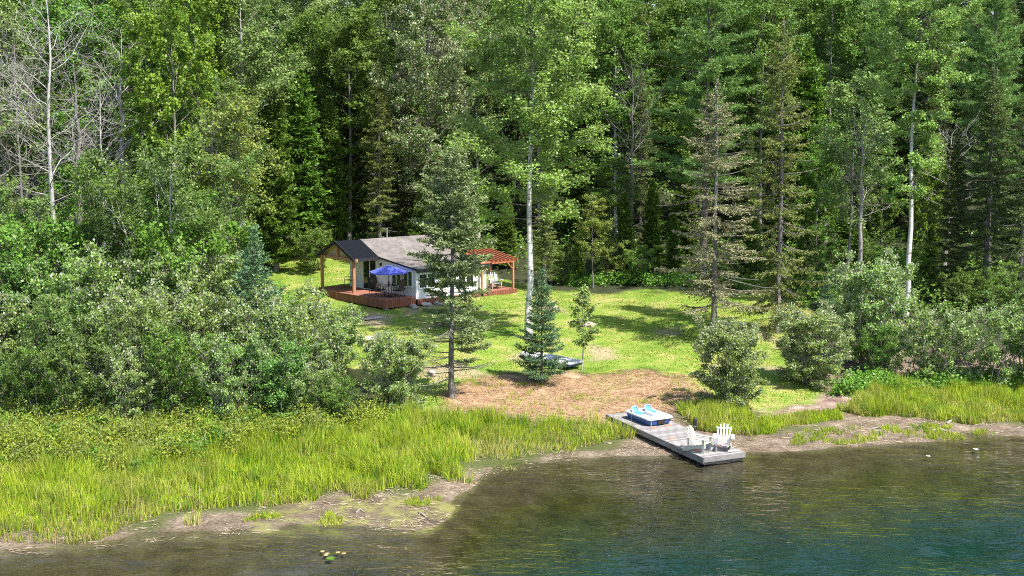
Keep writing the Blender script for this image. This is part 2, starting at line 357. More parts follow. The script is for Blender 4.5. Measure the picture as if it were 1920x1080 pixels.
def build_ground():
    xs = np.concatenate([np.linspace(-260, -40, 23)[:-1], np.linspace(-40, -26, 29)[:-1], np.arange(-26, 32, .24), np.linspace(32, 48, 30), np.linspace(48, 260, 23)[1:]])
    ys = np.concatenate([np.linspace(-120, 30, 16)[:-1], np.arange(30, 40, .6), np.arange(40, 104, .26), np.arange(104, 180, 1.6), np.linspace(180, 400, 23)])
    X, Y = np.meshgrid(xs, ys); Z = hgt(X, Y)
    nx, ny = len(xs), len(ys)
    V = np.stack([X.ravel(), Y.ravel(), Z.ravel()], 1)
    i = np.arange(nx * ny).reshape(ny, nx)
    Q = np.stack([i[:-1, :-1], i[:-1, 1:], i[1:, 1:], i[1:, :-1]], -1).reshape(-1, 4)
    me = np_mesh('ground', V, Q, smooth=True)
    dx = (vnoise(X, Y, 1.3) - .5) * 1.6; dy = (vnoise(X + 31, Y, 1.3) - .5) * 2.2
    def mask(polys):
        m = np.zeros(X.shape)
        for p in polys: m = np.maximum(m, in_poly(X + dx, Y + dy, p).astype(float))
        for _ in range(2):
            m[1:-1, 1:-1] = (m[1:-1, 1:-1] * 2 + m[:-2, 1:-1] + m[2:, 1:-1] + m[1:-1, :-2] + m[1:-1, 2:]) / 6
        return m
    s = Y - ysh(X); t = s / (85 - ysh(X))
    forest = np.clip((t - .3) * 12, 0, 1)
    forest[:, :] = np.where(X > 15, np.clip((t - .55) * 10, 0, 1), forest)
    a1 = np.stack([mask([LAWN]), mask([CUT]), mask([MARSH_L, MARSH_M, MARSH_R, BANK]), forest], -1)
    a2 = np.stack([mask([PATH]), mask(BARE), np.clip(-s / 20, 0, 1), np.ones_like(s)], -1)
    for nm, a in (('zone_a', a1), ('zone_b', a2)):
        at = me.attributes.new(nm, 'FLOAT_COLOR', 'POINT'); at.data.foreach_set('color', a.reshape(-1).astype(np.float32))
    t = NT('ground_mat'); v = t.coord('Object')
    A = t.n('ShaderNodeAttribute', attribute_name='zone_a'); B = t.n('ShaderNodeAttribute', attribute_name='zone_b')
    sa = t.n('ShaderNodeSeparateColor'); t.l(A.outputs['Color'], sa.inputs[0]); sb = t.n('ShaderNodeSeparateColor'); t.l(B.outputs['Color'], sb.inputs[0])
    fine = t.noise(9, 6, v, .7); mid = t.noise(1.1, 5, v, .6); big = t.noise(.28, 4, v, .55); grit = t.noise(30, 3, v, .7)
    mud = t.ramp(t.math('ADD', t.math('MULTIPLY', fine, .6), t.math('MULTIPLY', mid, .4)), [(.36, (.055, .038, .025)), (.5, (.15, .112, .078)), (.66, (.32, .26, .20))])
    algae = t.ramp(mid, [(.40, (.06, .045, .03)), (.5, (.13, .115, .045)), (.62, (.19, .19, .05))])
    sg = t.n('ShaderNodeSeparateXYZ'); t.l(v, sg.inputs[0])
    near = t.math('MULTIPLY', t.math('LESS_THAN', sg.outputs[1], 50.5), t.math('GREATER_THAN', sg.outputs[0], -9.0))
    patch = t.ramp(t.noise(.55, 4, v, .6), [(.42, (0, 0, 0)), (.54, (.85, .85, .85))])
    mud = t.mix(t.math('MULTIPLY', near, patch), mud, algae)
    # lake bed: pale silt by the shore, weed further out, then dark teal painted in for light absorbed by deep water
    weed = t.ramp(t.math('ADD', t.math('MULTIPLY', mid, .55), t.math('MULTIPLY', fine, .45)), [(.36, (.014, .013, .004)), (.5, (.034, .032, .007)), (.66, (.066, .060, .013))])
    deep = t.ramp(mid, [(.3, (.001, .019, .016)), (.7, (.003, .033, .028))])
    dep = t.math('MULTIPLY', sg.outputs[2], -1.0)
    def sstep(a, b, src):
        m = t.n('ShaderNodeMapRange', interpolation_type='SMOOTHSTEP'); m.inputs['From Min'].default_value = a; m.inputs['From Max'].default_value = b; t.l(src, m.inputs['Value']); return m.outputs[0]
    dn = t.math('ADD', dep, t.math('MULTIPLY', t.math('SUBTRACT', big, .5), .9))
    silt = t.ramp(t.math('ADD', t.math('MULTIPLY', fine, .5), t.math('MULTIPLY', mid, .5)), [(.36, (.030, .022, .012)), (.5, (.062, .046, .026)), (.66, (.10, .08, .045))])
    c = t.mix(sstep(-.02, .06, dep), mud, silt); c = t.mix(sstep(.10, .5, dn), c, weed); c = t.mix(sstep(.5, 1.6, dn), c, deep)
    # land
    k = t.math('ADD', t.math('MULTIPLY', mid, .5), t.math('MULTIPLY', big, .5))
    lawn = t.ramp(k, [(.36, (.08, .17, .014)), (.45, (.155, .245, .026)), (.52, (.235, .28, .05)), (.585, (.36, .31, .115))])
    lawn = t.mix(.35, lawn, t.ramp(fine, [(.3, (.045, .11, .01)), (.7, (.22, .29, .05))]))
    bare = t.ramp(t.noise(.42, 3, t.coord('Object', (1, 1, 1)), .5), [(.655, (0, 0, 0)), (.72, (.8, .8, .8))])
    lawn = t.mix(bare, lawn, t.ramp(fine, [(.3, (.24, .16, .09)), (.7, (.44, .33, .2))]))
    lawn = t.mix(t.math('MULTIPLY', sb.outputs[1], .85), lawn, t.ramp(fine, [(.3, (.20, .14, .09)), (.7, (.46, .36, .25))]))
    cut = t.ramp(t.math('ADD', t.math('MULTIPLY', fine, .55), t.math('MULTIPLY', mid, .45)), [(.37, (.085, .048, .026)), (.5, (.30, .19, .115)), (.62, (.47, .33, .215))])
    cut = t.mix(t.ramp(big, [(.53, (0, 0, 0)), (.64, (.65, .65, .65))]), cut, (.24, .25, .075))
    soil = t.ramp(fine, [(.3, (.035, .05, .014)), (.7, (.10, .11, .03))])
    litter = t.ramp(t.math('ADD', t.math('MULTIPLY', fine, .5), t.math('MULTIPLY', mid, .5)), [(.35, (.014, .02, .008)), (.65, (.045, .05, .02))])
    path = t.ramp(t.math('ADD', t.math('MULTIPLY', grit, .4), t.math('MULTIPLY', mid, .6)), [(.38, (.10, .06, .05)), (.5, (.22, .15, .12)), (.63, (.42, .33, .27))])
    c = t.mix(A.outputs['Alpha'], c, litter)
    c = t.mix(sa.outputs[2], c, soil); c = t.mix(sa.outputs[0], c, lawn); c = t.mix(sa.outputs[1], c, cut); c = t.mix(sb.outputs[0], c, path)
    wet = t.n('ShaderNodeMapRange'); wet.inputs['From Min'].default_value = 0; wet.inputs['From Max'].default_value = .1
    wet.inputs['To Min'].default_value = .35; wet.inputs['To Max'].default_value = .92; t.l(sg.outputs[2], wet.inputs['Value'])
    bm = t.math('ADD', t.math('MULTIPLY', fine, .6), t.math('MULTIPLY', grit, .4))
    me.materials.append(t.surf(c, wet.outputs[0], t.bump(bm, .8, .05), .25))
    tag(link(bpy.data.objects.new('ground', me)), 'lake shore ground rising from lake bed to lawn and wooded hillside', None, None, 'structure')
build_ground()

def build_water():
    me = np_mesh('water', [(-250, -200, 0), (250, -200, 0), (250, 90, 0), (-250, 90, 0)], [(0, 1, 2, 3)])
    t = NT('water_mat'); v = t.coord('Object')
    def wv(scale, detail, rot, sx, sy, rough=.55):
        mp = t.n('ShaderNodeMapping'); mp.inputs['Rotation'].default_value = (0, 0, rot); mp.inputs['Scale'].default_value = (sx, sy, 1); t.l(v, mp.inputs[0])
        return t.noise(scale, detail, mp.outputs[0], rough, .4)
    w1 = wv(1.0, 3, math.radians(7), .95, 1.9); w2 = wv(1.0, 2, math.radians(-12), 2.2, 4.2); w3 = wv(1.0, 2, math.radians(25), .35, .6)
    calm = t.ramp(t.noise(.11, 3, v, .5), [(.36, (.12, .12, .12)), (.6, (1, 1, 1))])
    # ripples die out against the sheltered shore
    h = t.math('ADD', t.math('MULTIPLY', w1, .8), t.math('ADD', t.math('MULTIPLY', w2, .32), t.math('MULTIPLY', w3, .5)))
    h = t.math('MULTIPLY', h, calm)
    nrm = t.bump(h, 1.0, .17)
    fr = t.n('ShaderNodeFresnel'); fr.inputs['IOR'].default_value = 1.33; t.l(nrm, fr.inputs['Normal'])
    gl = t.n('ShaderNodeBsdfGlossy'); gl.inputs['Roughness'].default_value = .02; t.l(nrm, gl.inputs['Normal'])
    tr = t.n('ShaderNodeBsdfTransparent'); tr.inputs['Color'].default_value = (.86, .92, .84, 1)
    m = t.n('ShaderNodeMixShader'); t.l(fr.outputs[0], m.inputs[0]); t.l(tr.outputs[0], m.inputs[1]); t.l(gl.outputs[0], m.inputs[2])
    t.l(m.outputs[0], t.out.inputs['Surface'])
    me.materials.append(t.m)
    tag(link(bpy.data.objects.new('water', me)), 'rippled lake water, brown in the shallows and teal where deep', None, None, 'structure')
build_water()

# ------------------------------------------------------------------ sun, sky, camera
SUN_DIR = Vector((.766, -.643, math.tan(math.radians(57)))).normalized()
def build_light():
    w = bpy.data.worlds.new('World'); scene.world = w; w.use_nodes = True; nt = w.node_tree
    bg = nt.nodes['Background']; sky = nt.nodes.new('ShaderNodeTexSky'); sky.sky_type = 'NISHITA'; sky.sun_disc = False
    sky.sun_elevation = math.asin(SUN_DIR.z); sky.sun_rotation = math.atan2(SUN_DIR.x, SUN_DIR.y)
    sky.air_density = 1.0; sky.dust_density = 1.0
    nt.links.new(sky.outputs[0], bg.inputs['Color']); bg.inputs['Strength'].default_value = .125
    l = bpy.data.lights.new('sun', 'SUN'); l.energy = 4.6; l.angle = math.radians(.5); l.color = (1, .95, .86)
    o = link(bpy.data.objects.new('sun', l)); o.rotation_euler = (-SUN_DIR).to_track_quat('-Z', 'Y').to_euler(); o.location = (30, -40, 80)
    cam = bpy.data.cameras.new('camera'); co = link(bpy.data.objects.new('camera', cam))
    cam.sensor_width = 36; cam.lens = 36 * F_PX / 1920; cam.clip_end = 2000; cam.clip_start = .5
    co.location = (0, 0, CAM_H); co.rotation_euler = (math.radians(90) - PITCH, 0, 0); scene.camera = co
    vs = scene.view_settings; vs.view_transform = 'Standard'; vs.look = 'None'; vs.exposure = 1.22; vs.gamma = 1; vs.use_curve_mapping = False
    c = scene.cycles; c.max_bounces = 6; c.diffuse_bounces = 3; c.glossy_bounces = 3; c.transmission_bounces = 4; c.transparent_max_bounces = 8
    c.use_denoising = False; c.filter_width = 1.0; c.caustics_reflective = False; c.caustics_refractive = False; c.sample_clamp_indirect = 6
scene.render.engine = 'CYCLES'
build_light()

# ------------------------------------------------------------------ plant generators (numpy)
def unit(a): return a / (np.linalg.norm(a, axis=-1, keepdims=True) + 1e-9)
def tubes_mesh(name, lines):
    """lines: list of (points (n,3), radii (n,), sides)"""
    VV, QQ, GG, b = [], [], [], 0
    for P, r, n in lines:
        P = np.asarray(P, float); m = len(P); d = unit(np.gradient(P, axis=0))
        ref = np.where(np.abs(d[:, 2:3]) < .9, np.array([[0.1, .2, 1.]]), np.array([[1., 0, 0]]))
        a = unit(np.cross(d, ref)); c = np.cross(d, a); th = np.arange(n) * 2 * np.pi / n
        ring = P[:, None, :] + np.asarray(r)[:, None, None] * (np.cos(th)[None, :, None] * a[:, None, :] + np.sin(th)[None, :, None] * c[:, None, :])
        VV.append(ring.reshape(-1, 3)); GG.append(np.repeat(np.asarray(r, float), n)); i = np.arange(m * n).reshape(m, n); j = np.roll(i, -1, 1)
        QQ.append(np.stack([i[:-1], j[:-1], j[1:], i[1:]], -1).reshape(-1, 4) + b); b += m * n
    me = np_mesh(name, np.concatenate(VV), np.concatenate(QQ), smooth=True)
    at = me.attributes.new('girth', 'FLOAT', 'POINT'); at.data.foreach_set('value', np.concatenate(GG).astype(np.float32))
    return me
def leaf_quads(P, A, Nn, L, W, fold=.0):
    """diamond blades: centre P, long axis A, normal Nn"""
    A = unit(A); B = unit(np.cross(Nn, A)); L = np.broadcast_to(L, len(P))[:, None]; W = np.broadcast_to(W, len(P))[:, None]
    V = np.stack([P - A * L * .5, P - B * W * .5 + A * L * .06, P + A * L * .5, P + B * W * .5 + A * L * .06], 1).reshape(-1, 3)
    return V, np.arange(len(V)).reshape(-1, 4)
def poly(p0, d, L, n, rng, wob=.06, curve=0.0):
    """a wobbling polyline of n points; curve bends it up (+) or down (-)"""
    t = np.linspace(0, 1, n)[:, None]; d = unit(np.asarray(d, float))
    w = np.cumsum(rng.normal(0, wob, (n, 3)), 0) * (L / n); w -= w[0]
    return np.asarray(p0) + d * L * t + np.array([0, 0, 1.]) * curve * L * t ** 2 + w

PROTO = {}
def broadleaf(key, seed, H, crown0, prof, nprim, leaf, nleaf, trunk_r, el=(.5, 1.0), stems=1, lean=.0, sec=2.6, twigs=True, sigma=.16, bare_frac=0., up=.7, spread=.0, wob=.035, dead=False, twlen=.75):
    rng = np.random.default_rng(seed); lines = []; tw0, tw1 = [], []
    pt, pr = np.array([p[0] for p in prof]), np.array([p[1] for p in prof])
    for si in range(stems):
        az0 = si * 2.399 + rng.uniform(-.4, .4); ln = lean * rng.uniform(.5, 1.2) if stems > 1 else lean
        hs = H * (1 if si == 0 else rng.uniform(.7, 1.0)); b0 = np.array([math.cos(az0), math.sin(az0), 0]) * spread * rng.uniform(.3, 1) * (stems > 1)
        d = np.array([math.cos(az0) * ln, math.sin(az0) * ln, 1.0])
        n = 12; T = poly(b0, d, hs / unit(d)[2], n, rng, wob, 0.0); T[:, 2] = np.linspace(-.15, hs, n)
        tr = trunk_r * (1 if stems == 1 else .75) * np.linspace(1, .08, n) ** .85; tr[0] *= 1.35
        lines.append((T, tr, 8))
        npm = max(4, nprim // stems)
        for i in range(npm):
            tt = ((i + rng.uniform(.2, .8)) / npm); h = (crown0 + (1 - crown0) * tt) * hs
            f = (h - T[0, 2]) / (hs - T[0, 2]) * (n - 1); k = min(int(f), n - 2); p0 = T[k] + (T[k + 1] - T[k]) * (f - k)
            az = i * 2.399 + az0 + rng.normal(0, .45); e = el[0] + (el[1] - el[0]) * tt + rng.normal(0, .12)
            Rr = np.interp(tt, pt, pr) * (1 if stems == 1 else .62) * rng.uniform(.65, 1.12); L = max(Rr / max(math.cos(min(e, 1.2)), .45), .35)
            dv = np.array([math.cos(az) * math.cos(e), math.sin(az) * math.cos(e), math.sin(e)])
            B = poly(p0, dv, L, 6, rng, .16, .14 if not dead else .05)
            br = max(.012, trunk_r * .22 * (1 - tt * .6)) * np.linspace(1, .15, 6)
            lines.append((B, br, 5))
            isbare = rng.random() < bare_frac
            ns = max(3, int(L * sec))
            for s in range(ns):
                u = .22 + .78 * (s + rng.random()) / ns; q = u * 5; k = min(int(q), 4); sp = B[k] + (B[k + 1] - B[k]) * (q - k); bd = unit(B[k + 1] - B[k])
                side = unit(np.cross(bd, [0, 0, 1.]) + 1e-6) * (1 if s % 2 else -1)
                sd = unit(bd * .6 + side * rng.uniform(.4, 1.0) + np.array([0, 0, rng.normal(.12, .35)]))
                sl = L * .42 * (1.15 - .6 * u) * rng.uniform(.7, 1.2) + .15
                S = poly(sp, sd, sl, 4, rng, .2, .1); lines.append((S, np.linspace(max(.007, br[0] * .3), .004, 4), 3))
                nt = max(2, int(sl * 3.2))
                for w in range(nt):
                    v = (w + rng.random()) / nt; q2 = .25 + .75 * v; k2 = min(int(q2 * 3), 2); tp = S[k2] + (S[k2 + 1] - S[k2]) * (q2 * 3 - k2)
                    td = unit(sd * .5 + rng.normal(0, .6, 3) + np.array([0, 0, .15])); tl = rng.uniform(.3, 1.) * twlen * (.5 + .25 * min(L, 3))
                    if dead: lines.append((poly(tp, td, tl, 3, rng, .2, .05), np.array([.007, .006, .003]), 3))
                    elif not isbare: tw0.append(tp); tw1.append(tp + td * tl * .75)
            if not dead and not isbare:
                tw0.append(B[-2]); tw1.append(B[-1])
    wm = tubes_mesh(key + '_wood', lines)
    lm = None
    if not dead:
        tw0, tw1 = np.array(tw0), np.array(tw1); m = len(tw0)
        wgt = rng.gamma(1.1, 1.0, m) + .08; wgt /= wgt.mean(); cnt = rng.poisson(nleaf / m * wgt)
        idx = np.repeat(np.arange(m), cnt); t = rng.random(len(idx))[:, None] ** .8
        P = tw0[idx] + (tw1 - tw0)[idx] * t + rng.normal(0, sigma * .78, (len(idx), 3)) * np.array([1, 1, .75])
        P[:, 2] = np.maximum(P[:, 2], .04)
        A = rng.normal(0, 1, (len(idx), 3)) + np.array([0, 0, -.35]); out = P.copy(); out[:, 2] = 0; out = unit(out)
        Nn = unit(rng.normal(0, .62, (len(idx), 3)) + np.array([0, 0, up]) + out * .35)
        A = A - Nn * np.sum(A * Nn, 1, keepdims=True)
        sc = rng.uniform(.5, 1.3, len(idx))
        V, Q = leaf_quads(P, A, Nn, leaf[0] * sc, leaf[1] * sc)
        lm = np_mesh(key + '_leaves', V, Q)
    PROTO[key] = (wm, lm, H)

def conifer(key, seed, H, prof, whorl, nper, droop, tip_up, twig_gap, needle, trunk_r, crown0=.06, dead_below=0., dead_frac=.0, twig_len=.34, nn=7, hang=.25, el_top=.7, sparse=.0, flat=.5, minlen=.12, lean_noise=.02):
    """prof: crown radius over height fraction; droop(t): start angle of a limb, t = 0 at crown base .. 1 top"""
    rng = np.random.default_rng(seed); lines = []; PT, DT, LT, SD = [], [], [], []
    pt, pr = np.array([p[0] for p in prof]), np.array([p[1] for p in prof])
    n = 14; T = poly((0, 0, 0), (0, 0, 1), H, n, rng, lean_noise, 0); T[:, 2] = np.linspace(-.15, H, n)
    tr = trunk_r * np.linspace(1, .06, n) ** .9; tr[0] *= 1.35; lines.append((T, tr, 8))
    h = crown0 * H; wi = 0
    while h < H * .985:
        fr = h / H; t = (fr - crown0) / (1 - crown0)
        for b in range(nper):
            if rng.random() < sparse: continue
            hh = h + rng.uniform(-.4, .4) * whorl; f = np.clip((hh + .15) / (H + .15) * (n - 1), 0, n - 1.001); k = int(f); p0 = T[k] + (T[k + 1] - T[k]) * (f - k)
            az = (b + rng.uniform(-.35, .35)) / nper * 2 * math.pi + wi * 1.3
            L = np.interp(hh / H, pt, pr) * rng.uniform(.5, 1.15)
            if L < minlen: L = minlen
            e = np.interp(t, [0, .5, 1], [droop[0], droop[1], el_top]) + rng.normal(0, .1)
            m = 6; u = np.linspace(0, 1, m); dr = np.array([math.cos(az), math.sin(az), 0])
            Z = np.sin(e) * u * L + tip_up * L * u ** 2.2 * (1 - t * .6)
            B = p0 + dr * (u * L * math.cos(e))[:, None]; B[:, 2] += Z; B += np.cumsum(rng.normal(0, .035, (m, 3)), 0) * L / m * (u[:, None] > 0)
            br = max(.009, min(trunk_r * .22, L * .014)) * np.linspace(1, .2, m); lines.append((B, br, 4))
            isdead = (fr < dead_below and rng.random() < (.8 if fr < dead_below * .5 else .5)) or rng.random() < dead_frac
            ntw = max(3, int(L / (twig_gap * .72))); du = .12 if not isdead else .2
            for s in range(ntw):
                uu = du + (1 - du) * (s + rng.random()) / ntw; q = uu * (m - 1); kk = min(int(q), m - 2); sp = B[kk] + (B[kk + 1] - B[kk]) * (q - kk); bd = unit(B[kk + 1] - B[kk])
                lat = unit(np.cross(bd, [0, 0, 1.])) * (1 if s % 2 else -1)
                td = unit(bd * rng.uniform(.5, 1.) + lat * rng.uniform(.4, 1.1) + np.array([0, 0, rng.normal(-hang, .25)]))
                tl = min(twig_len * (1.5 - uu), L * .6) * rng.uniform(.6, 1.3)
                if isdead:
                    if s % 2 == 0: lines.append((poly(sp, td, tl, 3, rng, .15, 0), np.array([.006, .005, .003]), 3))
                else: PT.append(sp); DT.append(td); LT.append(tl); SD.append(lat)
            if not isdead: PT.append(B[-2]); DT.append(unit(B[-1] - B[-2])); LT.append(np.linalg.norm(B[-1] - B[-2]) + .08); SD.append(np.array([0, 0, 1.]))
        h += whorl * (1 - .45 * fr); wi += 1
    PT.append(T[-2]); DT.append(np.array([0, 0, 1.])); LT.append(H - T[-2][2] + .1); SD.append(np.array([1., 0, 0]))
    wm = tubes_mesh(key + '_wood', lines)
    PT, DT, LT = np.array(PT), np.array(DT), np.array(LT)
    cnt = np.maximum(3, (nn * 1.9 * LT / twig_len).astype(int)); idx = np.repeat(np.arange(len(PT)), cnt); N = len(idx)
    t = rng.random(N); P = PT[idx] + DT[idx] * (LT[idx] * t)[:, None]
    rd = rng.normal(0, 1, (N, 3)) * np.array([1, 1, flat]); A = unit(DT[idx] * .9 + unit(rd) * .85)
    Nn = unit(np.cross(A, rng.normal(0, 1, (N, 3))) + np.array([0, 0, .6]))
    sc = rng.uniform(.7, 1.25, N); P = P + A * (needle[0] * sc * .45)[:, None]
    V, Q = leaf_quads(P, A, Nn, needle[0] * sc, needle[1] * sc)
    PROTO[key] = (wm, np_mesh(key + '_needles', V, Q), H)

def build_protos():
    asp = [(0, .55), (.12, .95), (.35, 1.0), (.6, .85), (.85, .5), (1, .12)]
    pa = lambda k: [(a, b * k) for a, b in asp]
    rnd = lambda k: [(0, .5 * k), (.25, .95 * k), (.5, k), (.8, .75 * k), (1, .2 * k)]
    broadleaf('aspen_tall', 11, 20.5, .33, pa(4.0), 46, (.15, .105), 56000, .18, (.15, .95), sec=2.4, sigma=.2)
    broadleaf('aspen_bent', 12, 21, .34, [(0, 1.6), (.15, 2.2), (.3, 1.5), (.45, 2.9), (.7, 3.9), (.9, 2.9), (1, .8)], 40, (.15, .105), 44000, .175, (.1, .9), sec=2.4, sigma=.2, bare_frac=.15, wob=.06)
    broadleaf('poplar_dark', 13, 20, .18, pa(3.7), 50, (.175, .11), 52000, .26, (.2, 1.0), sec=2.4, sigma=.22, up=.3)
    broadleaf('maple', 14, 14, .2, rnd(3.2), 40, (.19, .13), 30000, .17, (.25, 1.0), sigma=.14, up=1.0)
    broadleaf('forest_a', 15, 17, .22, rnd(3.0), 36, (.175, .12), 33000, .17, (.3, 1.05), sigma=.22)
    broadleaf('forest_b', 16, 17, .3, pa(2.8), 34, (.175, .11), 30000, .16, (.3, 1.05), sigma=.22, bare_frac=.1)
    broadleaf('forest_c', 17, 15, .12, pa(2.5), 40, (.165, .105), 32000, .14, (.3, 1.1), sigma=.2)
    broadleaf('slim', 18, 11, .3, pa(1.7), 30, (.15, .10), 11000, .09, (.4, 1.1), sigma=.2, bare_frac=.12)
    broadleaf('alder_tall', 19, 9.5, .40, rnd(2.6), 66, (.14, .09), 24000, .11, (.4, 1.0), stems=6, lean=.30, spread=.4, sigma=.2)
    broadleaf('shrub_a', 20, 4.2, .10, rnd(2.0), 52, (.125, .078), 15000, .05, (.3, 1.1), stems=8, lean=.42, spread=.55, sigma=.13, sec=2.6, twlen=.55, up=.5)
    broadleaf('shrub_b', 21, 4.0, .08, rnd(2.1), 56, (.125, .08), 16000, .05, (.25, 1.1), stems=9, lean=.48, spread=.7, sigma=.14, sec=2.6, twlen=.55, up=.55)
    broadleaf('shrub_c', 22, 3.4, .06, rnd(1.45), 60, (.11, .07), 15000, .04, (.3, 1.1), stems=8, lean=.25, spread=.5, sigma=.12, sec=3.0, twlen=.5, up=.5)
    broadleaf('shrub_d', 28, 3.7, .05, [(0, 1.45), (.3, 1.75), (.6, 1.6), (.85, 1.0), (1, .3)], 90, (.105, .068), 34000, .045, (.0, 1.15), stems=9, lean=.27, spread=.5, sigma=.12, sec=3.0, twlen=.5, up=.42)
    broadleaf('dead_a', 23, 18, .38, pa(3.2), 26, (.1, .1), 0, .17, (.35, 1.0), dead=True, sec=3.2, twlen=.9)
    broadleaf('dead_b', 24, 12, .45, pa(2.3), 20, (.1, .1), 0, .19, (.4, 1.0), dead=True, sec=2.8, twlen=.8, wob=.07)
    broadleaf('sapling', 25, 3.9, .30, [(0, .45), (.3, .62), (.6, .5), (1, .12)], 22, (.13, .09), 2000, .035, (.5, 1.1), sigma=.09, sec=3, twlen=.35)
    sp = lambda k: [(0, .85 * k), (.15, k), (.4, .86 * k), (.7, .5 * k), (.9, .2 * k), (1, .03)]
    conifer('spruce_dense', 31, 16, sp(2.3), .42, 6, (-.35, -.15), .22, .085, (.17, .05), .19, .05, .12, .06, .42, 8, .35)
    conifer('spruce_old', 32, 18, [(0, .9), (.2, 1.7), (.4, 2.0), (.6, 1.7), (.8, 1.05), (.95, .3), (1, .03)], .46, 5, (-.5, -.25), .25, .1, (.17, .05), .2, .10, .22, .15, .4, 7, .4)
    conifer('spruce_airy', 33, 12, [(0, 1.9), (.14, 2.4), (.28, 2.2), (.36, 1.5), (.5, 1.45), (.57, 2.1), (.75, 1.5), (.9, .65), (1, .03)], .56, 6, (-.16, -.05), .2, .075, (.15, .05), .145, .09, .46, .12, .48, 11.5, .12, .7, .14, .7)
    conifer('spruce_brown', 34, 15, [(0, 2.1), (.2, 3.0), (.4, 2.7), (.6, 2.1), (.8, 1.25), (.93, .5), (1, .03)], .55, 5, (-.30, -.10), .2, .095, (.14, .045), .17, .15, .0, .26, .44, 7, .3, .7, .1)
    conifer('spruce_half', 35, 18, [(0, 1.6), (.12, 3.1), (.3, 2.7), (.45, 2.2), (.6, 2.1), (.8, 1.4), (.93, .55), (1, .03)], .6, 5, (-.6, -.2), .25, .1, (.16, .048), .2, .10, .0, .26, .46, 7.5, .45, .7, .12)
    conifer('young_spruce', 36, 5.2, [(0, 1.1), (.14, 1.45), (.3, 1.25), (.5, .95), (.75, .5), (.9, .22), (1, .03)], .28, 6, (-.1, .15), .2, .062, (.11, .036), .07, .09, .0, .03, .30, 6.5, .0, .9, .12, .8)
    conifer('pine', 37, 21, [(0, 3.4), (.25, 4.4), (.5, 4.2), (.75, 3.2), (.92, 1.6), (1, .15)], 1.3, 6, (-.05, .1), .12, .10, (.24, .045), .26, .30, .34, .08, .6, 14, -.05, .6, .1, .35)
    conifer('cedar', 38, 13, [(0, 1.7), (.2, 1.9), (.5, 1.5), (.8, .8), (1, .08)], .38, 7, (-.25, .0), .25, .11, (.21, .085), .2, .08, .0, .04, .42, 7, .35, .9)
    conifer('cedar_slim', 39, 12, [(0, 1.2), (.25, 1.35), (.6, 1.0), (.85, .5), (1, .06)], .36, 6, (-.3, .0), .28, .11, (.21, .085), .15, .14, .0, .08, .42, 7, .35, .9)
build_protos()

SHRUBBY = {'shrub_a', 'shrub_d', 'shrub_b', 'shrub_c', 'alder_tall'}
def plant(kind, name, cat, label, px, Y, top_py=None, mats=('bark_grey', 'leaf_green'), wide=1.0, height=None, rz=None, group=None, base_py=None, xy=None):
    wm, lm, H = PROTO[kind]
    if base_py is not None: g = G(px, base_py); x, y = g[0], g[1]
    elif xy is not None: x, y = xy
    else: d = ray(px, 540); y = Y; x = (px - 960) / F_PX * (Y * CP + (CAM_H - 3) * SP)
    z = hz(x, y)
    if height is None: height = at_y(px, top_py, y)[2] - z
    s = height / H
    r = random.uniform(0, 6.283) if rz is None else rz
    root = empty(name, (x, y, z), r); root.scale = (s * wide, s * wide, s); tag(root, label, cat, group)
    a = bpy.data.objects.new('stems' if kind in SHRUBBY else 'trunk', wm); link(a, root)
    if not len(wm.materials): wm.materials.append(M[mats[0]])
    a.material_slots[0].link = 'OBJECT'; a.material_slots[0].material = M[mats[0]]
    if lm is not None:
        c = bpy.data.objects.new('foliage' if kind in SHRUBBY else 'crown', lm); link(c, root)
        if not len(lm.materials): lm.materials.append(M[mats[1]])
        c.material_slots[0].link = 'OBJECT'; c.material_slots[0].material = M[mats[1]]
    return root

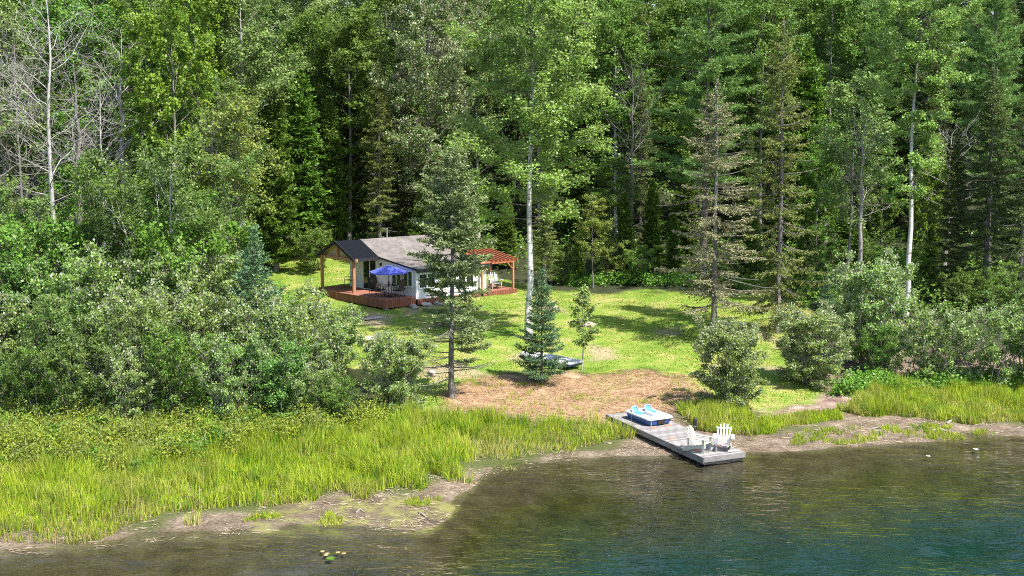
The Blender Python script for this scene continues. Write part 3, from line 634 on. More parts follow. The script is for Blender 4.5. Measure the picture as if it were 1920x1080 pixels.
# ------------------------------------------------------------------ plants placed one by one
S, L_, W_ = 'spruce_tree', 'leafy_tree', 'shrub'
def place_plants():
    P = plant
    # --- the trees standing on or beside the lawn
    P('spruce_airy', S, 'tree', 'airy grey-green spruce with bare lower limbs standing in front of the cottage', 846, None, 268, ('bark_grey', 'needle_airy'), 1.1, rz=.4, base_py=745)
    P('young_spruce', 'young_spruce', 'tree', 'small dense blue-green spruce in front of the boat on the lawn', 1015, None, 508, ('bark_dark', 'needle_blue'), .95, base_py=720)
    P('sapling', 'sapling', 'tree', 'thin young sapling with sparse leaves beside the boat on the lawn', 1091, None, 556, ('bark_pale', 'leaf_light'), 1.15, base_py=694)
    P('aspen_tall', 'aspen_tree', 'tree', 'tall aspen with white trunk and light green crown right of the cottage', 992, None, -14, ('bark_white', 'leaf_aspen'), 1.22, rz=1.0, base_py=636)
    P('spruce_brown', S, 'tree', 'brownish thinning spruce on the lawn, with its whole crown below the pine', 1337, None, 148, ('bark_grey', 'needle_brown'), 1.2, base_py=640)
    P('spruce_half', S, 'tree', 'tall half-dead spruce with bare grey limbs right of the brownish spruce', 1457, None, 36, ('bark_grey', 'needle_olive'), .98, base_py=625)
    P('aspen_bent', 'aspen_tree', 'tree', 'tall aspen with slightly bent pale trunk and gappy crown on the right', 1697, None, -30, ('bark_white', 'leaf_aspen'), 1.05, rz=2.2, base_py=592)
    # --- left edge: bare trees and tall leafy ones
    P('dead_a', 'bare_tree', 'tree', 'tall bare grey tree with pale trunk near the left edge', 112, 77, -8, ('bark_pale',), 1.1, rz=.3)
    P('dead_b', 'bare_tree', 'tree', 'shorter bare forked tree right of the tall bare grey tree', 158, 79, 120, ('bark_grey',), 1.15, rz=2.0)
    P('dead_b', 'bare_tree', 'tree', 'thin bare tree cut by the left edge of the picture', 10, 75, 95, ('bark_grey',), .8, rz=4.0)
    P('dead_a', 'bare_tree', 'tree', 'slender bare tree left of the tall bare grey tree', 48, 82, 70, ('bark_grey',), .75, rz=5.0)
    P('dead_b', 'bare_tree', 'tree', 'bare twiggy tree with pale tips between the bare forked tree and the maple', 232, 88, 95, ('dead_twig',), 1.2, rz=1.1)
    P('dead_b', 'bare_tree', 'tree', 'thin bare pole of a tree beside the bare twiggy tree', 196, 84, 160, ('bark_pale',), .6, rz=.2)
    P('dead_b', 'bare_tree', 'tree', 'bare thin tree showing left of the yellowing birch', 408, 81, 215, ('bark_grey',), .7, rz=2.4)
    P('forest_a', L_, 'tree', 'green tree at the top edge above the half-dead spruce, farthest back', 1508, 150, -45, ('bark_grey', 'leaf_green'), 1.2)
    P('dead_b', 'bare_tree', 'tree', 'bare forked tree in the shade between the birch and the big pine', 1180, 97, 150, ('bark_grey',), .8, rz=.9)
    P('dead_b', 'bare_tree', 'tree', 'bare twiggy tree with pale limbs right of the bent aspen', 1768, 92, 250, ('dead_twig',), 1.3, rz=5.2)
    P('dead_b', 'bare_tree', 'tree', 'bare leaning tree with pale limbs left of the bent aspen', 1612, 88, 240, ('dead_twig',), 1.1, rz=4.1)
    P('maple', 'maple_tree', 'tree', 'bright yellow-green maple rising above the dark alder on the left', 335, 86, 45, ('bark_grey', 'leaf_maple'), .8)
    P('maple', 'maple_tree', 'tree', 'second yellow-green maple, at the top edge behind the first one', 372, 97, -25, ('bark_grey', 'leaf_maple'), .85)
    P('alder_tall', 'alder_tree', 'tree', 'dark green many-stemmed alder below the bright maple', 318, 70, 305, ('bark_pale', 'leaf_alder'), 1.1)
    P('alder_tall', 'alder_tree', 'tree', 'dark alder between the bare trees and the many-stemmed alder', 232, 72, 345, ('bark_grey', 'leaf_green'), 1.0, rz=2)
    P('alder_tall', 'alder_tree', 'tree', 'leafy alder left of the yellowing birch', 385, 75, 330, ('bark_grey', 'leaf_alder'), .9, rz=4)
    P('slim', 'birch_tree', 'tree', 'thin yellowing birch carrying the white birdhouse', 446, 79, 205, ('bark_white', 'leaf_yellow'), 1.05, rz=.6)
    P('forest_c', L_, 'tree', 'light green tree at the left edge below the bare trees', 15, 72, 370, ('bark_grey', 'leaf_light'), 1.0)
    P('slim', L_, 'tree', 'slim pale-leaved tree under the tall bare grey tree', 82, 73, 385, ('bark_pale', 'leaf_light'), 1.1)
    P('slim', L_, 'tree', 'slim green tree under the bare forked tree', 165, 74, 420, ('bark_grey', 'leaf_alder'), 1.2)
    P('forest_b', L_, 'tree', 'green-leaved tree at the upper left corner behind the bare trees', 20, 92, 20, ('bark_grey', 'leaf_light'), 1.0)
    P('forest_a', L_, 'tree', 'leafy green tree filling the gap behind the tall bare grey tree', 150, 95, 45, ('bark_grey', 'leaf_green'), 1.1)
    P('forest_c', L_, 'tree', 'grey-green tree behind the bare twiggy tree and left of the maples', 255, 97, 60, ('bark_grey', 'leaf_alder'), 1.1)
    P('forest_b', L_, 'tree', 'pale green poplar right of the maples at the top edge', 455, 98, -20, ('bark_pale', 'leaf_light'), 1.1)
    P('forest_c', L_, 'tree', 'green tree under the pale poplar, above the yellowing birch', 430, 90, 170, ('bark_grey', 'leaf_alder'), 1.1)
    P('forest_a', L_, 'tree', 'green tree behind and right of the yellowing birch', 490, 98, 200, ('bark_grey', 'leaf_green'), .8)
    # --- dark cedars and others behind the cottage
    C = 'cedar_tree'
    P('cedar', C, 'tree', 'dark cedar with bare grey lower trunk left of the cottage', 519, 97, 150, ('bark_grey', 'needle_cedar'), .95)
    P('cedar_slim', C, 'tree', 'dark cedar just right of the cedar with the bare trunk', 571, 101, 120, ('bark_dark', 'needle_cedar'), 1.2)
    P('cedar', C, 'tree', 'broad dark cedar behind the open end of the cottage porch', 622, 102, 190, ('bark_dark', 'needle_cedar'), 1.0)
    P('cedar_slim', C, 'tree', 'tall cedar rising behind the black porch roof', 660, 106, 70, ('bark_dark', 'needle_cedar'), 1.1)
    P('spruce_old', S, 'tree', 'old spruce with bare trunk showing above the cottage ridge', 712, 99, 110, ('bark_grey', 'needle_olive'), .95)
    P('forest_b', L_, 'tree', 'tall grey-green tree at the top edge left of the dark poplar', 590, 112, -30, ('bark_pale', 'leaf_light'), 1.15)
    P('forest_c', L_, 'tree', 'bright small tree left of the dark poplar', 668, 115, 60, ('bark_grey', 'leaf_light'), 1.0)
    P('poplar_dark', 'poplar_tree', 'tree', 'tall dark poplar with pale-backed leaves behind the cottage chimney', 800, 101, -45, ('bark_grey', 'leaf_dark'), .95)
    P('poplar_dark', 'poplar_tree', 'tree', 'dark poplar partly hidden by the aspen right of the cottage', 872, 108, -30, ('bark_grey', 'leaf_dark'), .8, rz=3)
    P('cedar', C, 'tree', 'low cedar peeping over the cottage roof behind the airy spruce', 800, 99, 320, ('bark_dark', 'needle_cedar'), 1.2)
    P('forest_c', L_, 'tree', 'bushy tree behind the right half of the cottage', 885, 98, 330, ('bark_grey', 'leaf_green'), 1.2)
    P('spruce_old', S, 'tree', 'light olive spruce right behind the white aspen trunk', 1022, 91, 325, ('bark_grey', 'needle_olive'), 1.25)
    P('cedar', C, 'tree', 'cedar behind the red pergola', 950, 98, 360, ('bark_dark', 'needle_cedar'), 1.1)
    P('slim', L_, 'tree', 'small yellow-leaved tree at the lawn edge right of the olive spruce', 1112, 92, 375, ('bark_grey', 'leaf_yellow'), 1.2)
    P('slim', L_, 'tree', 'young leafy tree under the tall birch right of the aspen crown', 1140, 96, 310, ('bark_grey', 'leaf_green'), 1.4)
    P('cedar_slim', C, 'tree', 'bright green cedar at the lawn edge below the birch', 1172, 95, 360, ('bark_dark', 'needle_cedar'), 1.1)
    P('cedar', C, 'tree', 'cedar at the lawn edge left of the brownish spruce', 1222, 97, 335, ('bark_dark', 'needle_cedar'), 1.0)
    P('forest_b', 'birch_tree', 'tree', 'white-stemmed birch at the top edge right of the tall aspen', 1155, 103, 15, ('bark_white', 'leaf_green'), .9)
    P('forest_a', L_, 'tree', 'dark green tree at the top edge between the aspen and the birch', 1098, 110, -30, ('bark_grey', 'leaf_green'), 1.1)
    P('spruce_old', S, 'tree', 'thin dark spruce between the birch and the big pine', 1200, 101, 130, ('bark_dark', 'needle_spruce'), .9)
    P('cedar', C, 'tree', 'dark cedar filling the shade behind the brownish spruce', 1285, 100, 300, ('bark_dark', 'needle_cedar'), 1.2)
    P('pine', 'pine_tree', 'tree', 'large blue-green pine with layered limbs above the brownish spruce', 1318, 92, -60, ('bark_dark', 'needle_pine'), 1.0, rz=.7)
    P('pine', 'pine_tree', 'tree', 'second layered pine at the top edge behind the half-dead spruce', 1420, 108, -60, ('bark_dark', 'needle_pine'), .85, rz=3.3)
    P('spruce_dense', S, 'tree', 'dark spruce in the shade left of the half-dead spruce', 1400, 94, 240, ('bark_dark', 'needle_spruce'), 1.0)
    P('forest_c', L_, 'tree', 'shaded green tree right of the half-dead spruce', 1530, 96, 250, ('bark_grey', 'leaf_green'), 1.1)
    P('forest_a', L_, 'tree', 'dark tree at the top edge between the half-dead spruce and the bent aspen', 1545, 106, 0, ('bark_grey', 'leaf_green'), 1.0)
    P('slim', L_, 'tree', 'thin twiggy tree with hanging limbs left of the bent aspen', 1585, 90, 160, ('bark_grey', 'leaf_light'), 1.1)
    P('maple', 'maple_tree', 'tree', 'bright maple leaves showing right of the bent aspen trunk', 1735, 93, 320, ('bark_grey', 'leaf_maple'), .9)
    P('maple', 'maple_tree', 'tree', 'green maple showing left of the bent aspen trunk', 1650, 97, 330, ('bark_grey', 'leaf_green'), .9, rz=2)
    P('cedar', C, 'tree', 'dark cedar at the foot of the shaded forest left of the bent aspen', 1590, 95, 380, ('bark_dark', 'needle_cedar'), 1.3)
    P('pine', 'pine_tree', 'tree', 'pine with layered limbs right of the bent aspen at the top edge', 1850, 95, -60, ('bark_dark', 'needle_pine'), .75, rz=5)
    P('spruce_old', S, 'tree', 'tall spruce right of the bent aspen, tallest of the right edge', 1845, 86, 120, ('bark_grey', 'needle_spruce'), 1.2)
    P('spruce_dense', S, 'tree', 'dark green spruce nearest to the bent aspen trunk on its right', 1785, 87, 245, ('bark_dark', 'needle_spruce'), 1.05)
    P('spruce_half', S, 'tree', 'dark spruce cut by the right edge above the shrubs', 1912, 84, 150, ('bark_grey', 'needle_spruce'), 1.0)
    P('spruce_dense', S, 'tree', 'dark spruce at the upper right corner', 1915, 98, 20, ('bark_dark', 'needle_spruce'), 1.1)
    P('young_spruce', 'young_spruce', 'tree', 'small bluish spruce at the foot of the half-dead spruce', 1548, None, 520, ('bark_dark', 'needle_blue'), 1.2, base_py=603)
    P('young_spruce', 'young_spruce', 'tree', 'bluish young spruce rising above the shrubs left of the cottage', 482, 65.2, 432, ('bark_dark', 'needle_blue'), 1.0)
    # --- shrubs of the right shore
    P('shrub_d', W_, 'shrub', 'round silvery shrub standing alone beside the dock', 1365, None, 620, ('bark_grey', 'leaf_silver'), .98, base_py=764)
    P('shrub_d', W_, 'shrub', 'rounded shrub at the right edge of the lawn', 1524, None, 596, ('bark_grey', 'leaf_silver'), 1.15, base_py=722)
    P('shrub_d', W_, 'shrub', 'tall pale-topped shrub rising behind the rounded lawn-edge shrub', 1633, None, 508, ('bark_grey', 'leaf_silver'), .85, base_py=690)
    P('shrub_c', W_, 'shrub', 'slender shrub between the pale-topped one and the right shore thicket', 1740, None, 602, ('bark_grey', 'leaf_silver'), 1.0, base_py=722, rz=1)
    P('shrub_a', W_, 'shrub', 'low green shrub under the pale-topped tall shrub', 1655, None, 620, ('bark_grey', 'leaf_green'), .9, base_py=712)
    P('shrub_b', W_, 'shrub', 'wide dark shrub above the right marsh grass', 1850, None, 596, ('bark_grey', 'leaf_silver'), 1.0, base_py=728)
    P('shrub_b', W_, 'shrub', 'dark shrub cut by the right edge of the picture', 1935, None, 588, ('bark_grey', 'leaf_alder'), 1.0, base_py=726, rz=2)
    P('shrub_a', W_, 'shrub', 'shrub behind the wide dark one at the foot of the right spruces', 1800, 73, 610, ('bark_grey', 'leaf_alder'), 1.1)
    P('shrub_a', W_, 'shrub', 'small shrub between the rounded lawn-edge shrub and the forest', 1590, 78, 560, ('bark_grey', 'leaf_green'), .9)
    P('cedar_slim', 'cedar_tree', 'tree', 'low dark cedar at the lawn edge right of the olive spruce', 1085, 94, 430, ('bark_dark', 'needle_cedar'), 1.15)
    P('cedar', 'cedar_tree', 'tree', 'low cedar at the lawn edge behind the left side of the brownish spruce', 1262, 95, 400, ('bark_dark', 'needle_cedar'), 1.15)
    P('shrub_a', W_, 'shrub', 'green bush at the lawn edge under the birch', 1200, 93, 470, ('bark_dark', 'leaf_green'), 1.15)
    P('shrub_b', W_, 'shrub', 'dark bush at the lawn edge between the brownish and the half-dead spruce', 1370, 94, 455, ('bark_dark', 'leaf_green'), 1.15)
    P('cedar_slim', 'cedar_tree', 'tree', 'dark low cedar just left of the half-dead spruce trunk', 1415, 93, 400, ('bark_dark', 'needle_cedar'), 1.15)
    P('cedar_slim', 'cedar_tree', 'tree', 'dark low cedar just right of the half-dead spruce trunk', 1500, 91, 430, ('bark_dark', 'needle_cedar'), 1.15)
    P('shrub_b', W_, 'shrub', 'dark bush in the shade right of the half-dead spruce', 1545, 93, 470, ('bark_dark', 'leaf_green'), 1.15)
    P('cedar', 'cedar_tree', 'tree', 'shaded low cedar left of the bent aspen foot', 1610, 91, 420, ('bark_dark', 'needle_cedar'), 1.15)
    P('shrub_a', W_, 'shrub', 'shaded green bush just left of the bent aspen foot', 1655, 92, 470, ('bark_dark', 'leaf_green'), 1.15)
    P('cedar', 'cedar_tree', 'tree', 'shaded low cedar just right of the bent aspen foot', 1745, 90, 420, ('bark_dark', 'needle_cedar'), 1.15)
    P('shrub_b', W_, 'shrub', 'dark bush under the right spruces', 1820, 84, 520, ('bark_dark', 'leaf_green'), 1.15)
    P('shrub_b', W_, 'shrub', 'bright leafy bush behind the foot of the bent aspen', 1700, 90, 480, ('bark_dark', 'leaf_low'), 1.15)
    P('shrub_a', W_, 'shrub', 'dark bush under the spruce at the right edge', 1890, 82, 520, ('bark_dark', 'leaf_green'), 1.15)
    P('shrub_b', W_, 'shrub', 'green bush right behind the white aspen trunk', 1040, 93, 470, ('bark_dark', 'leaf_green'), 1.15)
    P('shrub_b', W_, 'shrub', 'yellowish bush at the lawn edge under the birch', 1150, 94.5, 455, ('bark_dark', 'leaf_yellow'), 1.15)
    P('shrub_b', W_, 'shrub', 'dark bush behind the left post of the cottage porch', 585, 97, 440, ('bark_dark', 'leaf_green'), 1.15)
    # --- the thicket of the left shore, front to back
    P('shrub_d', W_, 'shrub', 'bushy shrub standing alone between the thicket and the airy spruce', 737, None, 640, ('bark_grey', 'leaf_silver'), .98, base_py=772)
    rows = [(59.5, [(-15, 690, 'b', 'alder'), (72, 672, 'a', 'green'), (160, 655, 'b', 'alder'), (248, 665, 'a', 'silver'), (335, 640, 'b', 'green'), (425, 655, 'a', 'silver'), (515, 668, 'c', 'alder'), (580, 690, 'a', 'silver'), (628, 715, 'c', 'green')], 'front row'),
            (63.5, [(25, 592, 'a', 'silver'), (110, 580, 'b', 'alder'), (200, 572, 'a', 'silver'), (290, 578, 'b', 'silver'), (375, 570, 'b', 'silver'), (530, 592, 'b', 'silver'), (600, 645, 'c', 'silver')], 'middle row'),
            (67.5, [(-10, 500, 'b', 'alder'), (70, 515, 'a', 'alder'), (150, 505, 'b', 'silver'), (235, 520, 'a', 'green'), (318, 500, 'b', 'silver'), (392, 512, 'a', 'silver'), (548, 560, 'c', 'silver')], 'back row')]
    words = {'alder': 'green', 'green': 'bright green', 'silver': 'silvery'}
    ordw = ['first', 'second', 'third', 'fourth', 'fifth', 'sixth', 'seventh', 'eighth', 'ninth']
    for Y, row, rn in rows:
        for i, (px, top, k, lf) in enumerate(row):
            P('shrub_' + k, W_, 'shrub', '%s shrub, %s from the left in the %s of the left shore thicket' % (words[lf], ordw[i], rn), px, Y + random.uniform(-.5, .5), top + random.uniform(-8, 8), ('bark_grey', 'leaf_' + lf), random.uniform(.85, 1.0) if k != 'c' else 1.15, group='shrubs of the left shore thicket')
    P('shrub_c', W_, 'shrub', 'pale wispy shrub in front of the left end of the cottage deck', 628, 69, 592, ('bark_grey', 'leaf_silver'), 1.2)
    P('shrub_b', W_, 'shrub', 'bright green shrub at the foot of the dark alders', 365, 69.5, 440, ('bark_grey', 'leaf_low'), .9)
    P('shrub_b', W_, 'shrub', 'bright green shrub at the foot of the bare trees', 60, 70, 440, ('bark_grey', 'leaf_low'), .9)
    # --- forest on the hillside behind, filled by kind and zone
    fill = []
    kinds_left = [('forest_a', L_, 'green leafy tree', ('bark_grey', 'leaf_green')), ('forest_b', L_, 'pale leafy tree', ('bark_pale', 'leaf_light')), ('forest_c', L_, 'grey-green leafy tree', ('bark_grey', 'leaf_alder')), ('maple', 'maple_tree', 'yellow-green maple', ('bark_grey', 'leaf_maple'))]
    kinds_mid = [('forest_a', L_, 'green leafy tree', ('bark_grey', 'leaf_green')), ('cedar', C, 'dark cedar', ('bark_dark', 'needle_cedar')), ('spruce_dense', S, 'dark spruce', ('bark_dark', 'needle_spruce')), ('forest_b', L_, 'pale leafy tree', ('bark_pale', 'leaf_light'))]
    kinds_right = [('spruce_dense', S, 'dark spruce', ('bark_dark', 'needle_spruce')), ('pine', 'pine_tree', 'blue-green pine', ('bark_dark', 'needle_pine')), ('cedar', C, 'dark cedar', ('bark_dark', 'needle_cedar')), ('forest_a', L_, 'green leafy tree', ('bark_grey', 'leaf_green'))]
    rng = random.Random(3)
    for row, (Y, step) in enumerate([(104.5, 104), (113, 100), (124, 96), (137, 92), (151, 82), (168, 64)]):
        px = -50 + row * 37
        while px < 1990:
            p = px + rng.uniform(-26, 26); zone = 0 if p < 500 else (1 if p < 1150 else 2)
            kl = (kinds_left, kinds_mid, kinds_right)[zone]; k = kl[rng.randrange(len(kl))]
            fill.append((zone, row, p, Y + rng.uniform(-3.5, 3.5), k)); px += step
    zn = ['behind the bare trees', 'behind the cottage', 'behind the big pine']
    rn = ['lowest row', 'second row up', 'third row up', 'fourth row up', 'fifth row up', 'topmost row']
    buckets = {}
    for f in fill: buckets.setdefault((f[0], f[1], f[4][2]), []).append(f)
    for (z, row, what), fs in buckets.items():
        fs.sort(key=lambda f: f[2])
        for i, (zz, r, p, Y, k) in enumerate(fs):
            n = len(fs); pos = '' if n == 1 else ((('left one of two, ', 'right one of two, ')[i]) if n == 2 else '%s from the left, ' % ordw[i])
            if pos and not pos.startswith(('left', 'right')): pos = pos
            hgt_ = {'maple': 13, 'cedar': 14, 'pine': 19}.get(k[0], 16) * rng.uniform(.82, 1.15) * (1 + .11 * max(0, row - 1))
            plant(k[0], k[1], 'tree', '%s %s, %s%s' % (what, zn[z], pos, rn[row]), p, Y, None, k[3], rng.uniform(.95, 1.2), height=hgt_, group='forest trees of the hillside')
place_plants()

# ------------------------------------------------------------------ ground cover
def scatter(poly, n, rng, jit=.5):
    p = np.array(poly); lo, hi = p.min(0), p.max(0); out = []
    while sum(len(o) for o in out) < n:
        q = lo + rng.random((n * 2, 2)) * (hi - lo)
        jx = (vnoise(q[:, 0], q[:, 1], 1.1) - .5) * jit * 2; jy = (vnoise(q[:, 0] + 77, q[:, 1], 1.1) - .5) * jit * 3
        out.append(q[in_poly(q[:, 0] + jx, q[:, 1] + jy, poly)])
    return np.concatenate(out)[:n]
def blades(name, pts, hlo, hhi, w, mat, rng, lean=.25, label=None, hmod=None):
    n = len(pts); x, y = pts[:, 0], pts[:, 1]; z = hgt(x, y) - .02
    h = rng.uniform(hlo, hhi, n)
    if hmod is not None: h = h * hmod(x, y)
    az = rng.uniform(0, 6.283, n); ln = rng.gamma(2, lean / 2, n)
    # wind and lie: neighbours lean alike
    la = vnoise(x, y, 2.0) * 6.283 * 2; dx = np.cos(az) * ln * .7 + np.cos(la) * ln * .5; dy = np.sin(az) * ln * .7 + np.sin(la) * ln * .5
    fa = rng.uniform(0, 6.283, n); wx, wy = np.cos(fa) * w * .5, np.sin(fa) * w * .5
    b = np.stack([x, y, z], 1); m = b + np.stack([dx * h * .35, dy * h * .35, h * .55], 1); t = b + np.stack([dx * h, dy * h, h * np.sqrt(np.clip(1 - (dx ** 2 + dy ** 2) * .5, .3, 1))], 1)
    W = np.stack([wx, wy, 0 * wx], 1)
    V = np.stack([b - W, b + W, m + W * .8, m - W * .8, t], 1).reshape(-1, 3); k = np.arange(n) * 5
    me = np_mesh(name, V, np.stack([k, k + 1, k + 2, k + 3], 1), np.stack([k + 3, k + 2, k + 4], 1)); me.materials.append(mat)
    return tag(link(bpy.data.objects.new(name, me)), label, None, None, 'stuff')
def leaf_cover(name, pts, hmax, leaf, per, mat, rng, label, sig=.14):
    n = len(pts); h = hmax * rng.uniform(.35, 1, n) * (.5 + vnoise(pts[:, 0], pts[:, 1], 1.4))
    idx = np.repeat(np.arange(n), per); N = len(idx)
    P = np.stack([pts[idx, 0], pts[idx, 1], hgt(pts[:, 0], pts[:, 1])[idx] + h[idx] * rng.random(N) ** .6], 1) + rng.normal(0, sig, (N, 3)) * np.array([1, 1, .5])
    P[:, 2] = np.maximum(P[:, 2], hgt(P[:, 0], P[:, 1]) + .02)
    Nn = unit(rng.normal(0, .55, (N, 3)) + np.array([0, -.2, .8])); A = rng.normal(0, 1, (N, 3)) + np.array([0, 0, .4]); A = A - Nn * np.sum(A * Nn, 1, keepdims=True)
    sc = rng.uniform(.7, 1.25, N); V, Q = leaf_quads(P, A, Nn, leaf[0] * sc, leaf[1] * sc)
    me = np_mesh(name, V, Q); me.materials.append(mat)
    return tag(link(bpy.data.objects.new(name, me)), label, None, None, 'stuff')
def place_cover():
    rng = np.random.default_rng(99)
    a = np.concatenate([scatter(MARSH_L, 112000, rng, .9), scatter(MARSH_M, 9000, rng, .3), scatter(MARSH_R, 34000, rng, .5)])
    # tussocks: keep more blades where the noise is high; thin out towards the mud
    s = a[:, 1] - ysh(a[:, 0])
    keep = rng.random(len(a)) < (.12 + 1.3 * vnoise(a[:, 0], a[:, 1], .5)) * np.clip(.35 + s * .22, .3, 1)
    dry = rng.random(len(a)) < np.clip(.62 - s * .10, .10, .62)
    hm = lambda x, y: (.45 + .85 * vnoise(x, y, .9)) * np.clip(.55 + (y - ysh(x)) * .07, .5, 1)
    blades('marsh_grass', a[keep & ~dry], .3, 1.0, .03, M['grass_marsh'], rng, .42, 'tall yellow-green marsh grass along the water', hm)
    blades('dry_grass', a[keep & dry], .2, .7, .026, M['grass_dry'], rng, .6, 'dry straw-coloured grass at the water side of the marsh', hm)
    sh = np.stack([rng.uniform(-22, 26, 60000), rng.uniform(42, 66, 60000)], 1); s = sh[:, 1] - ysh(sh[:, 0]); sh = sh[(s > -.1) & (s < 7) & (vnoise(sh[:, 0], sh[:, 1], .8) > .45)][:6500]
    n = len(sh); az = rng.normal(0, .9, n); L = rng.uniform(.08, .5, n); d = np.stack([np.cos(az), np.sin(az), rng.normal(0, .08, n)], 1)
    V, Q = leaf_quads(np.stack([sh[:, 0], sh[:, 1], hgt(sh[:, 0], sh[:, 1]) + .03], 1), d, unit(np.stack([0 * az, 0 * az, 1 + 0 * az], 1) + rng.normal(0, .25, (n, 3))), L, .028)
    me = np_mesh('shore_litter', V, Q); me.materials.append(M['reed_litter']); tag(link(bpy.data.objects.new('shore_litter', me)), 'washed-up reed stems and twigs on the mud along the water', None, None, 'stuff')
    sg = np.concatenate([scatter(world_poly([(430, 985), (760, 935), (830, 930), (820, 955), (560, 985)]), 500, rng), scatter(world_poly([(1400, 830), (1560, 800), (1900, 800), (1900, 815), (1560, 835)]), 900, rng)]); sg = sg[vnoise(sg[:, 0], sg[:, 1], .7) > .5]
    sg = np.repeat(sg, 7, 0) + rng.normal(0, .07, (len(sg) * 7, 2)); blades('shore_tufts', sg, .08, .3, .028, M['grass_marsh'], rng, .7, 'small green tufts growing on the shore mud')
    l = scatter(LAWN, 110000, rng, .6); l = l[~in_poly(l[:, 0], l[:, 1], CUT)]
    blades('lawn_grass', l, .03, .085, .045, M['grass_lawn'], rng, .5, 'short mown lawn grass', lambda x, y: .6 + .8 * vnoise(x, y, 1.2))
    b = scatter(BANK, 5000, rng, .3); blades('bank_grass', b, .12, .35, .03, M['grass_marsh'], rng, .4, 'short green grass on the bank right of the dock')
    # low brush on the marsh in front of the thicket
    bp = world_poly([(-80, 805), (200, 800), (450, 790), (700, 788), (760, 800), (620, 830), (480, 850), (330, 880), (180, 880), (-80, 900)])
    def mounds(name, pts, per, hs, rs, leaf, mat, label):
        n = len(pts); idx = np.repeat(np.arange(n), per); N = len(idx); R = rng.uniform(rs[0], rs[1], n); Hh = rng.uniform(hs[0], hs[1], n)
        a = rng.uniform(0, 6.283, N); r = np.sqrt(rng.random(N)); zz = rng.random(N) ** .6 * np.sqrt(1 - r ** 2 * .8)
        lump = .75 + .5 * vnoise(a * 1.1 + idx * 3.7, zz * 3 + idx, .6)
        x = pts[idx, 0] + np.cos(a) * r * R[idx] * lump; y = pts[idx, 1] + np.sin(a) * r * R[idx] * lump
        P = np.stack([x, y, hgt(pts[:, 0], pts[:, 1])[idx] + .03 + zz * Hh[idx] * lump], 1)
        Nn = unit(rng.normal(0, .5, (N, 3)) + np.array([0, 0, .7]) + np.stack([np.cos(a) * r, np.sin(a) * r, 0 * r], 1) * .6); A = rng.normal(0, .7, (N, 3)) + np.array([0, 0, 1.0]); A = A - Nn * np.sum(A * Nn, 1, keepdims=True)
        sc = rng.uniform(.7, 1.25, N); V, Q = leaf_quads(P, A, Nn, leaf[0] * sc, leaf[1] * sc); me = np_mesh(name, V, Q); me.materials.append(mat)
        tag(link(bpy.data.objects.new(name, me)), label, None, None, 'stuff')
    q = scatter(bp, 230, rng, 1.0); k3 = rng.random(len(q))
    mounds('marsh_brush', q[k3 < .5], 300, (.7, 1.35), (.45, .85), (.13, .055), M['leaf_brush'], 'low yellow-green brush between the thicket and the marsh grass')
    mounds('dark_marsh_brush', q[(k3 >= .5) & (k3 < .85)], 300, (.7, 1.4), (.45, .85), (.13, .055), M['leaf_brush_dark'], 'low olive brush between the thicket and the marsh grass')
    mounds('fresh_marsh_brush', q[k3 >= .85], 260, (.5, 1.0), (.4, .7), (.16, .10), M['leaf_low'], 'bright green leafy patches in the brush of the left marsh')
    ct = scatter(CUT, 260, rng, .4); ct = ct[vnoise(ct[:, 0], ct[:, 1], 1.5) > .5]; ct = np.repeat(ct, 9, 0) + rng.normal(0, .12, (len(ct) * 9, 2))
    blades('regrowth_tufts', ct, .08, .28, .03, M['grass_marsh'], rng, .6, 'small green tufts regrowing on the bare patch')
    up = [world_poly([(1040, 540), (1300, 541), (1480, 550), (1480, 535), (1300, 528), (1040, 524)]), world_poly([(1560, 745), (1960, 735), (1960, 712), (1600, 715)]), world_poly([(-80, 640), (500, 640), (560, 560), (470, 520), (-80, 560)]), world_poly([(470, 640), (690, 790), (-80, 800), (-80, 700)])]
    pts = np.concatenate([scatter(up[0], 650, rng), scatter(up[1], 1100, rng, .3), scatter(up[2], 1500, rng), scatter(up[3], 1400, rng)])
    leaf_cover('undergrowth', pts, .8, (.16, .10), 13, M['leaf_low'], rng, 'bright green undergrowth along the forest and thicket edge', .18)
    hp = np.stack([rng.uniform(-42, 48, 6500), rng.uniform(93, 150, 6500)], 1); hp = hp[~in_poly(hp[:, 0], hp[:, 1], LAWN)]
    hp = np.concatenate([hp, np.stack([rng.uniform(15, 42, 1500), rng.uniform(82, 97, 1500)], 1)]); hp = hp[~in_poly(hp[:, 0], hp[:, 1], LAWN)]; hp = hp[(hp[:, 1] > 96) | (hp[:, 0] > 4)]
    leaf_cover('forest_undergrowth', hp, 1.6, (.24, .15), 12, M['leaf_green'], rng, 'dark green undergrowth on the forest floor of the hillside', .3)
    # cut reed lying on the bare patch
    c = scatter(CUT, 17000, rng, .5); n = len(c); az = rng.uniform(0, 6.283, n); L = rng.uniform(.1, .42, n)
    z = hgt(c[:, 0], c[:, 1]) + rng.uniform(.005, .06, n); d = np.stack([np.cos(az), np.sin(az), rng.normal(0, .12, n)], 1)
    V, Q = leaf_quads(np.stack([c[:, 0], c[:, 1], z], 1), d, unit(np.stack([0 * az, 0 * az, 1 + 0 * az], 1) + rng.normal(0, .3, (n, 3))), L, .018)
    me = np_mesh('cut_reed', V, Q); me.materials.append(M['straw']); tag(link(bpy.data.objects.new('cut_reed', me)), 'dry cut reed lying on the bare patch above the dock', None, None, 'stuff')
place_cover()

